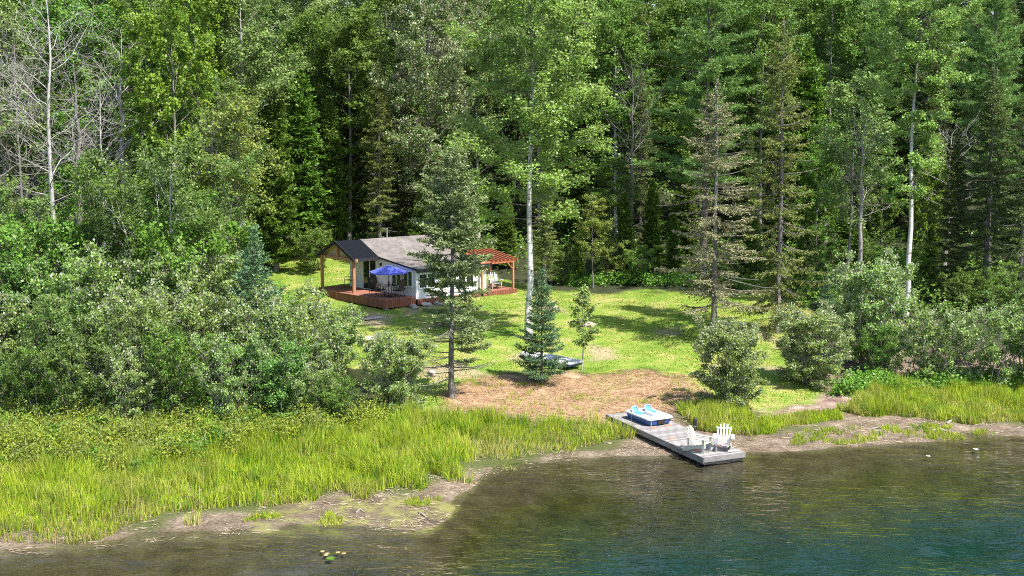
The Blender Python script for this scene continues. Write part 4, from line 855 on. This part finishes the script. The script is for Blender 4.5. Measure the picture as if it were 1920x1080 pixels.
# ------------------------------------------------------------------ the cottage (u along the ridge, v to the back, z from the deck top)
YAW = .70; DECK_Z = 2.97; CX, CY = -5.89, 85.66
CU = np.array([math.cos(YAW), math.sin(YAW)]); CV = np.array([-math.sin(YAW), math.cos(YAW)])
def cot(u, v, z=0.0): q = np.array([CX, CY]) + CU * u + CV * v; return (q[0], q[1], DECK_Z + z)
def prism_u(mb, prof, u0, u1):
    n = len(prof); mb.add([(u0, v, z) for v, z in prof] + [(u1, v, z) for v, z in prof],
        [tuple(range(n)), tuple(range(2 * n - 1, n - 1, -1))] + [(i, (i + 1) % n, n + (i + 1) % n, n + i) for i in range(n)]); return mb
def slab(mb, u0, u1, a, b, th):
    (v0, z0), (v1, z1) = a, b; d = Vector((v1 - v0, z1 - z0)).normalized(); n = Vector((-d.y, d.x))
    if n.y < 0: n = -n
    return prism_u(mb, [(v0, z0), (v1, z1), (v1 + n.x * th, z1 + n.y * th), (v0 + n.x * th, z0 + n.y * th)], u0, u1)
VM, VB, LU, P1, P2 = 5.85, 7.25, 5.55, 7.7, 4.05
RIDGE, EAVE, BACK, LOW = (VM, 3.08), (3.78, 2.10), (7.95, 2.10), (-.30, 1.64)
def build_cottage():
    c = empty('cottage', (CX, CY, DECK_Z), YAW)
    tag(c, 'small white cottage with black porch roof, red decks and pergola at the lawn', 'cottage')
    zt = lambda v: np.interp(v, [LOW[0], EAVE[0], RIDGE[0], BACK[0]], [LOW[1], EAVE[1], RIDGE[1], BACK[1]]) - .02
    prof = [(.0, -.14), (VB, -.14), (VB, zt(VB)), (VM, zt(VM)), (3.78, zt(3.78)), (0, zt(0))]
    prism_u(MB(), prof, 0, .12).build('end_wall', M['siding_v'], c)
    prism_u(MB(), prof, LU - .12, LU).build('end_wall', M['siding_v'], c)
    MB().box(.12, LU - .12, .003, .12, -.14, zt(.06)).build('front_wall', M['siding_u'], c)
    MB().box(.12, LU - .12, VB - .12, VB - .003, -.14, zt(VB)).build('back_wall', M['siding_u'], c)
    MB().box(-.03, .10, -.03, -.001, -.13, 1.6).build('corner_board', M['white_trim'], c)
    # roofs
    m = MB(); slab(m, -.12, LU + .2, EAVE, RIDGE, .09); slab(m, -.12, LU + .2, RIDGE, BACK, .09); slab(m, -.12, LU + .2, LOW, EAVE, .09)
    r = m.build('main_roof', M['shingle'], c)
    m = MB(); slab(m, -.165, -.122, LOW, EAVE, .10); slab(m, -.165, -.122, EAVE, (3.9, 2.158), .1); m.box(-.16, LU + .2, LOW[0] - .04, LOW[0] - .002, LOW[1] - .12, LOW[1] + .09)
    m.build('fascia', M['dark_trim'], r)
    MB().tube([(2.3, 6.3, 2.7), (2.3, 6.3, 3.75)], .05, 10).build('vent_pipe', M['metal_grey'], r)
    m = MB(); slab(m, -2.02, -.125, EAVE, RIDGE, .085); slab(m, -2.02, -.125, RIDGE, BACK, .085)
    pr = m.build('porch_roof', M['porch_shingle'], c)
    m = MB(); slab(m, -2.06, -2.022, EAVE, RIDGE, .09); slab(m, -2.06, -2.022, RIDGE, BACK, .09); m.box(-2.05, -.17, EAVE[0] - .04, EAVE[0] - .002, EAVE[1] - .12, EAVE[1] + .08)
    slab(m, -2.06, -2.022, (EAVE[0], EAVE[1] - .12), (RIDGE[0], RIDGE[1] - .12), .118); slab(m, -2.06, -2.022, (RIDGE[0], RIDGE[1] - .12), (BACK[0], BACK[1] - .12), .118)
    m.build('fascia', M['dark_trim'], pr)
    m = MB(); slab(m, -2.0, -.13, (EAVE[0] + .06, EAVE[1] - .01), (RIDGE[0], RIDGE[1] - .04), .02); slab(m, -2.0, -.13, (RIDGE[0], RIDGE[1] - .04), (BACK[0] - .06, BACK[1] - .01), .02); m.build('soffit', M['pine_soffit'], pr)
    m = MB(); prism_u(m, [(EAVE[0] + .3, 2.13), (BACK[0] - .3, 2.13), (VM, 2.99)], -1.74, -1.70); m.build('gable_panel', M['pine_soffit'], pr)
    # porch frame
    MB().box(-1.92, -1.76, P2 - .35, P1 + .1, 1.98, 2.16).build('tie_beam', M['cedar_post'], c)
    MB().box(-1.90, -1.78, VM - .07, VM + .07, 2.16, 2.95).build('king_post', M['cedar_post'], c)
    for v in (P2, P1): MB().box(-1.92, -1.76, v - .08, v + .08, 0, 1.98).build('post', M['cedar_post'], c)
    MB().box(-1.74, -.01, P2 - .07, P2 + .07, 1.97, 2.12).build('side_beam', M['cedar_post'], c)
    MB().box(-1.74, -.01, P1 - .07, P1 + .07, 1.97, 2.05).build('side_beam', M['cedar_post'], c)
    # decks
    d = MB().box(-2.33, -.001, 0.02, 7.9, -.04, 0).build('deck', M['deck_board'], c)
    MB().box(-2.36, -2.331, .02, 7.9, -.50, -.006).build('deck_skirt', M['deck_skirt_v'], d)
    MB().box(-2.36, -.001, -.012, .018, -.50, -.006).build('deck_skirt', M['deck_skirt_u'], d)
    MB().box(-2.2, -1.95, .15, .4, -.72, -.05).box(-2.2, -1.95, 3.5, 3.75, -.72, -.05).box(-.5, -.25, .15, .4, -.72, -.05).build('deck_footing', M['concrete'], d)
    MB().box(0.0, 5.0, -.16, -.002, -.46, -.15).build('base_board', M['deck_skirt_u'], c)
    d2 = MB().box(5.002, 7.8, -.33, 2.6, -.10, -.06).build('deck', M['deck_board'], c)
    MB().box(5.0, 7.8, -.36, -.331, -.46, -.066).build('deck_skirt', M['deck_skirt_u'], d2)
    MB().box(7.801, 7.83, -.36, 2.6, -.46, -.066).build('deck_skirt', M['deck_skirt_v'], d2)
    # pergola
    pg = MB().box(4.85, 7.75, -.30, -.18, 1.66, 1.84).build('pergola_beam', M['red_stain'], c)
    for u in (5.0, 7.58): MB().box(u - .06, u + .06, -.30, -.18, -.06, 1.66).build('pergola_post', M['cedar_post'], c)
    m = MB(); m.bar((7.50, -.24, 1.28), (7.12, -.24, 1.655), .07, .07); m.bar((5.08, -.24, 1.28), (5.46, -.24, 1.655), .07, .07); m.build('brace', M['red_stain'], c)
    m = MB().box(5.57, 7.75, 2.05, 2.17, 2.08, 2.23); m.build('pergola_beam', M['red_stain'], c)
    MB().box(7.52, 7.64, 2.05, 2.17, -.06, 2.08).build('pergola_post', M['cedar_post'], c)
    for k in range(7):
        u = 5.72 + k * .33; MB().bar((u, -.55, 1.84), (u, 2.35, 2.32), .055, .14).build('rafter', M['red_stain'], c)
    # openings
    def window(name, ax, a0, a1, z0, z1, parts=2, fr=.07):
        fm, pm = MB(), MB()
        def bx(m, p0, p1, q0, q1, d0, d1):
            if ax == 'v': m.box(-d1, -d0, p0, p1, q0, q1)
            else: m.box(p0, p1, -d1, -d0, q0, q1)
        w = (a1 - a0) / parts
        bx(fm, a0 - fr, a1 + fr, z1, z1 + fr, .001, .045); bx(fm, a0 - fr, a1 + fr, z0 - fr, z0, .001, .06)
        bx(fm, a0 - fr, a0, z0, z1, .001, .045); bx(fm, a1, a1 + fr, z0, z1, .001, .045)
        for k in range(1, parts): bx(fm, a0 + k * w - .04, a0 + k * w + .04, z0, z1, .001, .043)
        for k in range(parts): bx(pm, a0 + k * w + (.04 if k else 0), a0 + (k + 1) * w - (.04 if k < parts - 1 else 0), z0, z1, .001, .012)
        f = fm.build(name, M['white_trim'], c); pm.build('pane', M['glass_dark'], f)
    window('sliding_door', 'v', 4.25, 5.65, .03, 1.98, 2, .06)
    window('window', 'v', 1.58, 2.45, .62, 1.62); window('window', 'v', .38, 1.22, .62, 1.50)
    for a0, a1 in ((.25, 1.42), (1.80, 3.08), (3.30, 4.45)): window('window', 'u', a0, a1, .55, 1.36, 2, .06)
    MB().box(-.10, -.001, 3.62, 3.76, 1.62, 1.80).build('wall_lamp', M['metal_black'], c, .02)
build_cottage()

# ------------------------------------------------------------------ furniture
def copy_tree(o, loc, rz, label):
    c = o.copy(); COL.objects.link(c); c.location = loc; c.rotation_euler = (0, 0, rz); c['label'] = label
    for ch in o.children:
        d = ch.copy(); COL.objects.link(d); d.parent = c
        for g in ch.children:
            e = g.copy(); COL.objects.link(e); e.parent = d
    return c
def adirondack(loc, rz, mat, label, group):
    r = tag(empty('adirondack_chair', loc, rz), label, 'chair', group); r.scale = (1.04, 1.04, 1.04)
    m = MB()
    for k in range(6):
        t = k / 5; m.obox((.34 - .56 * t, 0, .37 - .13 * t), (.085, .54, .022), Euler((0, -.23, 0)).to_matrix())
    m.build('seat', mat, r)
    m = MB()
    for k in range(-2, 3):
        top = .98 - .035 * k * k; m.bar((-.16, k * .088, .24), (-.50, k * .135, top), .07, .02, (1, 0, .3))
    m.bar((-.245, -.27, .42), (-.245, .27, .42), .03, .06); m.bar((-.43, -.27, .80), (-.43, .27, .80), .03, .05); m.build('backrest', mat, r)
    for s in (-1, 1):
        m = MB().box(-.42, .40, s * .345 - .065, s * .345 + .065, .545, .567); m.build('armrest', mat, r)
        MB().box(.26, .35, s * .30 - .012, s * .30 + .012, 0, .545).build('leg', mat, r)
        MB().bar((.36, s * .272, .33), (-.62, s * .272, .03), .024, .11).bar((-.36, s * .30, .10), (-.36, s * .30, .545), .03, .05, (1, 0, 0)).build('side_rail', mat, r)
    return r
def sling_chair(loc, rz, label, group):
    r = tag(empty('patio_chair', loc, rz), label, 'chair', group)
    s = MB(); s.obox((.02, 0, .43), (.50, .50, .02), Euler((0, -.08, 0)).to_matrix()); s.build('seat', M['sling_brown'], r)
    b = MB(); b.obox((-.34, 0, .78), (.02, .48, .68), Euler((0, -.22, 0)).to_matrix()); b.build('backrest', M['sling_brown'], r)
    f = MB()
    for q in (-1, 1):
        f.tube([(-.24, q * .26, .42), (-.42, q * .26, 1.13)], .014, 6); f.tube([(-.27, q * .27, .62), (.1, q * .28, .66), (.25, q * .27, .63), (.27, q * .27, .44)], .014, 6); f.tube([(-.26, q * .26, .42), (.27, q * .26, .46)], .014, 6)
    f.tube([(-.42, -.26, 1.13), (-.42, .26, 1.13)], .014, 6); f.build('frame', M['metal_black'], r)
    for q in (-1, 1):
        MB().tube([(.27, q * .265, .45), (.29, q * .265, 0)], .014, 6).build('leg', M['metal_black'], r)
        MB().tube([(-.25, q * .26, .43), (-.33, q * .265, 0)], .014, 6).build('leg', M['metal_black'], r)
    return r
def dk(px, py, z=DECK_Z): p = on_z(px, py, z); return (p[0], p[1], z)
tc = dk(729, 556.3)
def build_patio():
    g = 'patio chairs on the main deck'
    face = lambda a, b: math.atan2(b[1] - a[1], b[0] - a[0])
    c0 = sling_chair(dk(713.5, 556.8), face(dk(713.5, 556.8), tc), 'dark sling patio chair left of the umbrella pole, back towards the lake', g)
    for (px, py), lab, rz in (((703.5, 555.5), 'dark sling patio chair at the left end of the patio table', None), ((745.5, 557.6), 'dark sling patio chair right of the umbrella pole, nearer the deck edge', None),
                              ((752, 553.5), 'dark sling patio chair behind the right one, against the wall', None), ((657, 537.5), 'lone dark patio chair under the black porch roof', YAW + math.pi), ((708.5, 546), 'dark patio chair standing against the wall behind the table', None)):
        p = dk(px, py); copy_tree(c0, p, face(p, tc) if rz is None else rz, lab)
    t = tag(empty('patio_table', tc), 'round glass-topped patio table under the blue umbrella', 'table')
    ring = lambda r, z, n=24: [(r * math.cos(2 * math.pi * k / n), r * math.sin(2 * math.pi * k / n), z) for k in range(n)]
    MB().loft([ring(.56, .70), ring(.58, .705), ring(.58, .72), ring(.56, .725)]).build('table_top', M['glass_dark'], t)
    for k in range(4):
        a = k * math.pi / 2 + .6; MB().tube([(.42 * math.cos(a), .42 * math.sin(a), .70), (.30 * math.cos(a), .30 * math.sin(a), .35), (.48 * math.cos(a), .48 * math.sin(a), 0)], .018, 6).build('leg', M['metal_black'], t)
    MB().box(-.05, .05, -.05, .05, .727, .93).tube([(.22, .1, .727), (.22, .1, .85)], .05, 8).build('table_clutter', M['sling_brown'], t, .01)
    u = tag(empty('patio_umbrella', (tc[0], tc[1], tc[2])), 'blue patio umbrella open over the table on the main deck', 'umbrella')
    n = 8; R0 = 1.16; st = [(0, 1.9), (.10, 1.895), (.30, 1.84), (.65, 1.74), (R0, 1.56), (R0 + .015, 1.48)]
    rings = []
    for q, (r, z) in enumerate(st[1:]):
        rings.append([((r * (1 if k % 2 == 0 else .945)) * math.cos(math.pi * k / n), (r * (1 if k % 2 == 0 else .945)) * math.sin(math.pi * k / n), z - (0 if k % 2 == 0 else .02 * r)) for k in range(2 * n)])
    inner = [[(x * .985, y * .985, z - .015) for x, y, z in rg] for rg in rings[::-1]]
    MB().loft(rings + inner).build('canopy', M['blue_canvas'], u)
    MB().loft([ring(.20, 1.90, 8), ring(.02, 1.96, 8)]).build('top_vent', M['blue_canvas'], u)
    MB().tube([(0, 0, .05), (0, 0, 1.98)], .02, 8).build('pole', M['metal_black'], u)
    MB().loft([ring(.24, 0), ring(.24, .05), ring(.05, .10)]).build('base', M['metal_black'], u)
    m = MB()
    for k in range(n): a = 2 * math.pi * k / n; m.tube([(.02 * math.cos(a), .02 * math.sin(a), 1.84), (R0 * .97 * math.cos(a), R0 * .97 * math.sin(a), 1.535)], .008, 4)
    m.build('ribs', M['metal_black'], u)
    z2 = DECK_Z - .06
    g2 = 'white chairs under the pergola'
    adirondack(cot(6.75, .55, -.06), YAW - 1.9, M['chair_white'], 'white slatted chair on the small deck under the red pergola', None)
build_patio()

# ------------------------------------------------------------------ dock and what stands on it
NL, NR = on_z(1317, 857.3, .32), on_z(1399.5, 848.8, .32)
dd = np.array([-.455, .89]); DL, DW = 7.7, 2.02
mid = (NL[:2] + NR[:2]) / 2
def dock_pt(a, b, h=0.0): # a along from the lake end, b across (+ = right), h above planks
    q = mid + dd * a + np.array([dd[1], -dd[0]]) * b; return np.array([q[0], q[1], .32 + .040 * a + h])
def build_dock():
    rz = math.atan2(dd[1], dd[0]); r = bpy.data.objects.new('dock', None); link(r); r.location = tuple(dock_pt(0, 0)); r.rotation_euler = (0, -math.atan(.040), rz)
    tag(r, 'weathered grey plank dock running from the bare patch into the lake', 'dock')
    w = DW / 2
    MB().box(0, DL, -w, w, -.045, 0).build('planks', M['dock_plank'], r)
    MB().box(-.04, -.001, -w, w, -.20, -.002).build('end_board', M['dock_plank'], r)
    for s in (-1, 1): MB().box(-.03, DL, s * (w + .02) - .019, s * (w + .02) + .019, -.24, -.004).build('side_board', M['dock_side'], r)
    MB().box(.05, 2.5, -w + .05, w - .05, -.32, -.05).build('float', M['dock_side'], r)
    for a, b in ((1.25, -.55), (1.1, .62), (3.0, .55), (2.9, -.45), (4.9, -.45), (4.75, .4)):
        pts = []
        for k in range(10):
            t = 2 * math.pi * k / 10; q = random.uniform(.7, 1.15); pts.append((a + .13 * q * math.cos(t), b + .20 * q * math.sin(t)))
        MB().loft([[(x, y, .001) for x, y in pts], [(x, y, .006) for x, y in pts]]).build('rust_stain', M['rust'], r)
build_dock()
def rr(L, W, z, rad, n=6, x0=0):
    """rounded rectangle ring"""
    P = []
    for cx, cy, a0 in ((L / 2 - rad, W / 2 - rad, 0), (-L / 2 + rad, W / 2 - rad, 90), (-L / 2 + rad, -W / 2 + rad, 180), (L / 2 - rad, -W / 2 + rad, 270)):
        for k in range(n): a = math.radians(a0 + 90 * k / (n - 1)); P.append((x0 + cx + rad * math.cos(a), cy + rad * math.sin(a), z))
    return P
def build_pedal_boat():
    p = dock_pt(5.95, .13, .015)
    r = bpy.data.objects.new('pedal_boat', None); link(r); r.location = tuple(p); r.rotation_euler = (0, math.atan(.04), math.atan2(-dd[1], -dd[0]) + .06)
    r.scale = (1, 1, .85); tag(r, 'blue and white pedal boat with light blue seats on the shore end of the dock', 'pedal boat')
    MB().loft([rr(1.66, 1.10, 0, .22), rr(1.78, 1.22, .05, .24), rr(1.88, 1.34, .30, .22)]).build('hull', M['hull_blue'], r, smooth=False)
    MB().loft([rr(1.90, 1.36, .301, .22), rr(1.96, 1.42, .33, .24), rr(1.94, 1.40, .385, .24), rr(1.80, 1.26, .40, .22), rr(1.66, 1.12, .385, .2), rr(1.60, 1.06, .33, .2)]).build('deck', M['hull_white'], r, smooth=False)
    MB().loft([rr(.95, .26, .34, .08, x0=.2), rr(.90, .22, .46, .07, x0=.2), rr(.80, .14, .48, .05, x0=.2)]).build('console', M['hull_white'], r)
    MB().loft([rr(.34, .9, .34, .08, x0=.66), rr(.28, .84, .42, .08, x0=.66)]).build('bow_locker', M['hull_white'], r)
    MB().box(.86, .955, -.20, .20, .07, .285).build('bow_step', M['metal_black'], r, .01)
    for s in (-1, 1):
        y = s * .36; m = MB()
        m.loft([rr(.42, .40, .34, .12, x0=-.30) and [(x, yy + y, z) for x, yy, z in rr(.42, .40, .34, .12, x0=-.30)], [(x, yy + y, .40) for x, yy, z in rr(.40, .38, 0, .12, x0=-.30)]])
        n = 20
        disc = lambda R, t: [(-.56 - t - .14 * math.sin(2 * math.pi * k / n) * R / .24, y + R * math.cos(2 * math.pi * k / n), .48 + R * math.sin(2 * math.pi * k / n)) for k in range(n)]
        m.loft([disc(.185, .03), disc(.185, -.03), disc(.15, -.03), disc(.14, .005)])
        st = m.build('seat', M['seat_blue'], r)
        m = MB()
        for k in range(n):
            a, b = 2 * math.pi * k / n, 2 * math.pi * (k + 1) / n
            q = lambda t: (-.53 - .14 * math.sin(t), y + .18 * math.cos(t), .48 + .18 * math.sin(t))
            m.tube([q(a), q(b)], .018, 5)
        m.build('seat_rim', M['hull_white'], st)
build_pedal_boat()
def build_dock_things():
    z = .32
    def dz(px, py):
        for _ in range(6):
            q = on_z(px, py, dz.z); a = float(np.dot(q[:2] - mid, dd)); dz.z = .32 + .04 * a
        return (q[0], q[1], dz.z + .005)
    dz.z = .35
    adirondack(dz(1312, 846.0), -.62, M['chair_cream'], 'cream slatted chair on the dock seen from its side', 'slatted chairs on the dock')
    adirondack(dz(1357, 844), -1.72, M['chair_white'], 'white slatted chair on the dock facing the lake', 'slatted chairs on the dock')
    cand = [dock_pt(a, DW / 2 + .07, -.2) for a in np.arange(1.5, 6, .05)]
    q = min(cand, key=lambda p: abs(960 + F_PX * p[0] / (p[1] * CP + (CAM_H - p[2]) * SP) - 1303))
    l = tag(empty('lamp_post', (q[0], q[1], q[2])), 'short black lamp post at the edge of the dock by the marsh grass', 'lamp')
    MB().tube([(0, 0, -.15), (0, 0, .42)], .035, 8).build('post', M['metal_black'], l)
    rg = lambda R, zz: [(R * math.cos(2 * math.pi * k / 8), R * math.sin(2 * math.pi * k / 8), zz) for k in range(8)]
    MB().loft([rg(.05, .42), rg(.095, .46), rg(.10, .66), rg(.07, .74), rg(.015, .80)]).build('lantern', M['metal_black'], l)
    MB().loft([rg(.06, .38), rg(.06, .42)]).build('collar', M['metal_grey'], l)
    b = G(1220, 825); t = tag(empty('dock_pipe', tuple(b)), 'thin galvanised pipe with crossbar standing at the left edge of the dock', 'pipe')
    MB().tube([(0, 0, -.3), (.02, .02, .95)], .022, 8).build('upright', M['metal_grey'], t)
    MB().tube([(-.06, .0, .95), (.46, .14, .97)], .018, 8).build('crossbar', M['metal_grey'], t)
build_dock_things()
def build_dinghy():
    a, b = G(977, 667), G(1080, 694); mid_ = (a + b) / 2; L = float(np.linalg.norm((b - a)[:2])); rz = math.atan2(a[1] - b[1], a[0] - b[0])
    r = empty('dinghy', (mid_[0], mid_[1], hz(mid_[0], mid_[1]) + .02), rz); tag(r, 'white decked dinghy with blue hull lying behind the small spruce on the lawn', 'boat')
    def ring(k, z, n=14):
        P = []; hl, hw = L / 2 * k[0], .62 * k[1]
        xs = np.linspace(-hl, hl, n); w = lambda x: hw * (1 - max(0, (x / hl)) ** 2.6 * .86) * (.86 + .14 * min(1, (x + hl) / (hl * .6)))
        return [(x, w(x), z) for x in xs] + [(x, -w(x), z) for x in xs[::-1]]
    MB().loft([ring((.9, .75), 0), ring((.96, .92), .06), ring((.99, .98), .17)]).build('hull', M['hull_blue'], r)
    MB().loft([ring((1., 1.), .172), ring((1.01, 1.02), .23), ring((.98, .97), .30), ring((.5, .62), .36), ring((.44, .54), .35), ring((.42, .5), .22)]).build('deck', M['hull_white'], r)
    MB().box(-.16, .16, -.29, .29, .222, .33).build('thwart', M['hull_white'], r, .02)
build_dinghy()
def build_birdhouse():
    t = [o for o in COL.objects if o.get('label', '').startswith('thin yellowing birch')][0]
    p = at_y(455, 421, t.location.y - .22); r = tag(empty('birdhouse', tuple(p), .25), 'white birdhouse fixed on the trunk of the yellowing birch', 'birdhouse')
    m = MB(); m.add([(-.17, -.15, -.22), (.17, -.15, -.22), (.17, -.15, .14), (0, -.15, .28), (-.17, -.15, .14), (-.17, .15, -.22), (.17, .15, -.22), (.17, .15, .14), (0, .15, .28), (-.17, .15, .14)],
        [(0, 1, 2, 3, 4), (9, 8, 7, 6, 5), (0, 5, 6, 1), (1, 6, 7, 2), (4, 9, 5, 0), (2, 7, 8, 3), (3, 8, 9, 4)]); m.build('box', M['hull_white'], r)
    m = MB(); m.bar((-.23, 0, .105), (.012, 0, .305), .40, .025, (0, 0, 1)); m.bar((.23, 0, .105), (-.012, 0, .305), .40, .025, (0, 0, 1)); m.build('roof', M['hull_white'], r)
    MB().tube([(0, -.158, 0), (0, -.151, 0)], .045, 12).build('entrance', M['metal_black'], r)
    MB().box(-.03, .03, .15, .3, -.3, .3).build('bracket', M['driftwood'], r)
build_birdhouse()

# ------------------------------------------------------------------ stones, driftwood, floating leaves
def rock(px, py, size, label, mat='stone', name='boulder', squash=.6, sink=.25, group=None):
    import bmesh
    g = G(px, py); bm = bmesh.new(); bmesh.ops.create_icosphere(bm, subdivisions=3, radius=.5); sd = random.uniform(0, 60)
    for v in bm.verts:
        c = v.co.copy(); k = .72 + .6 * float(vnoise(np.array([c.x * 1.0 + sd]), np.array([c.y + c.z * 1.7 + sd]), .45)[0])
        v.co = Vector((c.x * size[0], c.y * size[1], c.z * size[2])) * k
    me = bpy.data.meshes.new(name); bm.to_mesh(me); bm.free(); me.materials.append(M[mat])
    o = link(bpy.data.objects.new(name, me)); o.location = (g[0], g[1], g[2] + size[2] * (.5 - sink)); o.rotation_euler = (0, 0, random.uniform(0, 6))
    return tag(o, label, 'stone', group)
rock(1102, 612, (.85, .6, .35), 'pinkish boulder on the lawn behind the young sapling', 'stone_pink')
rock(1041, 582, (.42, .35, .35), 'pale stone on the lawn just right of the aspen trunk', 'stone_pink')
rock(696, 640, (.9, .6, .35), 'flat pale stone on the grass right of the left thicket', 'stone_pink')
rock(809, 706, (.55, .45, .45), 'grey-white stone left of the foot of the airy spruce', 'stone')
rock(703, 597, (1.5, .5, .14), 'flat light slab on the ground below the deck corner', 'stone')
for i, (px, py, s, w) in enumerate([(776, 578, .8, 'left'), (800, 574, .6, 'middle'), (823, 572, .7, 'right')]):
    rock(px, py, (s, .5, .35), 'rubble stone under the front wall of the cottage, %s one of three' % w, 'stone', 'rubble_stone', group='rubble stones under the cottage')
rock(1623, 738, (1.5, .8, .3), 'flat grey-white rock at the top of the earth path', 'stone')
rock(1641, 700, (.5, .5, .6), 'pale rock among the plants at the foot of the right shrubs', 'stone')
rock(510, 938, (.35, .3, .25), 'small grey rock in the marsh grass above the mud flat', 'stone')
def stick(pts, rad, label, name='driftwood_stick', cat='driftwood'):
    P = [G(a, b) for a, b in pts]; P = [(p[0], p[1], p[2] + rad * .7 + .03 * (i % 2)) for i, p in enumerate(P)]
    o = MB().tube(P, [rad * (1 - .5 * i / (len(P) - 1)) for i in range(len(P))], 7).build(name, M['driftwood'], None, smooth=True)
    return tag(o, label, cat)
stick([(1776, 795), (1785, 790), (1792, 787)], .06, 'pale driftwood stick lying against the edge of the right marsh grass')
stick([(1748, 809), (1762, 806), (1778, 811)], .05, 'bent driftwood stick on the mud of the right shore near the water')
stick([(1712, 793), (1725, 794), (1737, 792)], .03, 'straight thin stick on the mud of the right shore')
stick([(1632, 806), (1648, 803), (1660, 806)], .035, 'short stick on the mud straight below the earth path')
stick([(668, 962), (676, 957), (683, 961)], .03, 'small crooked stick on the mud flat')
stick([(784, 962), (792, 966), (799, 970)], .035, 'dark short stick at the tip of the mud flat')
stick([(1888, 738), (1905, 735), (1935, 737)], .16, 'pale fallen log in the grass at the right edge', 'fallen_log', 'log')
def floating(px, py, r, mat, label, name, cat):
    p = on_z(px, py, .006); n = 11; pts = [(r * (1 if k else .2) * random.uniform(.85, 1.1) * math.cos(2 * math.pi * k / n), r * (1 if k else .2) * random.uniform(.85, 1.1) * math.sin(2 * math.pi * k / n)) for k in range(n)]
    o = MB().loft([[(x, y, 0) for x, y in pts], [(x, y, .012) for x, y in pts]]).build(name, M[mat], None, loc=tuple(p)); return tag(o, label, cat)
floating(1830, 842, .12, 'hull_white', 'larger white flake floating off the right shore', 'floating_flake', 'debris')
floating(1741, 855, .10, 'chair_cream', 'smaller cream flake floating off the right shore', 'floating_flake', 'debris')
floating(620, 1047, .16, 'leaf_low', 'single green lily pad off the mud flat', 'lily_pad', 'lily pad')
for i, (px, py) in enumerate([(605, 1034), (614, 1038), (634, 1036), (611, 1041), (645, 1038)]):
    o = floating(px, py, .085, 'grass_dry', 'small pale leaf floating in the cluster by the lily pad', 'floating_leaf', 'leaf'); o['group'] = 'pale leaves floating by the lily pad'
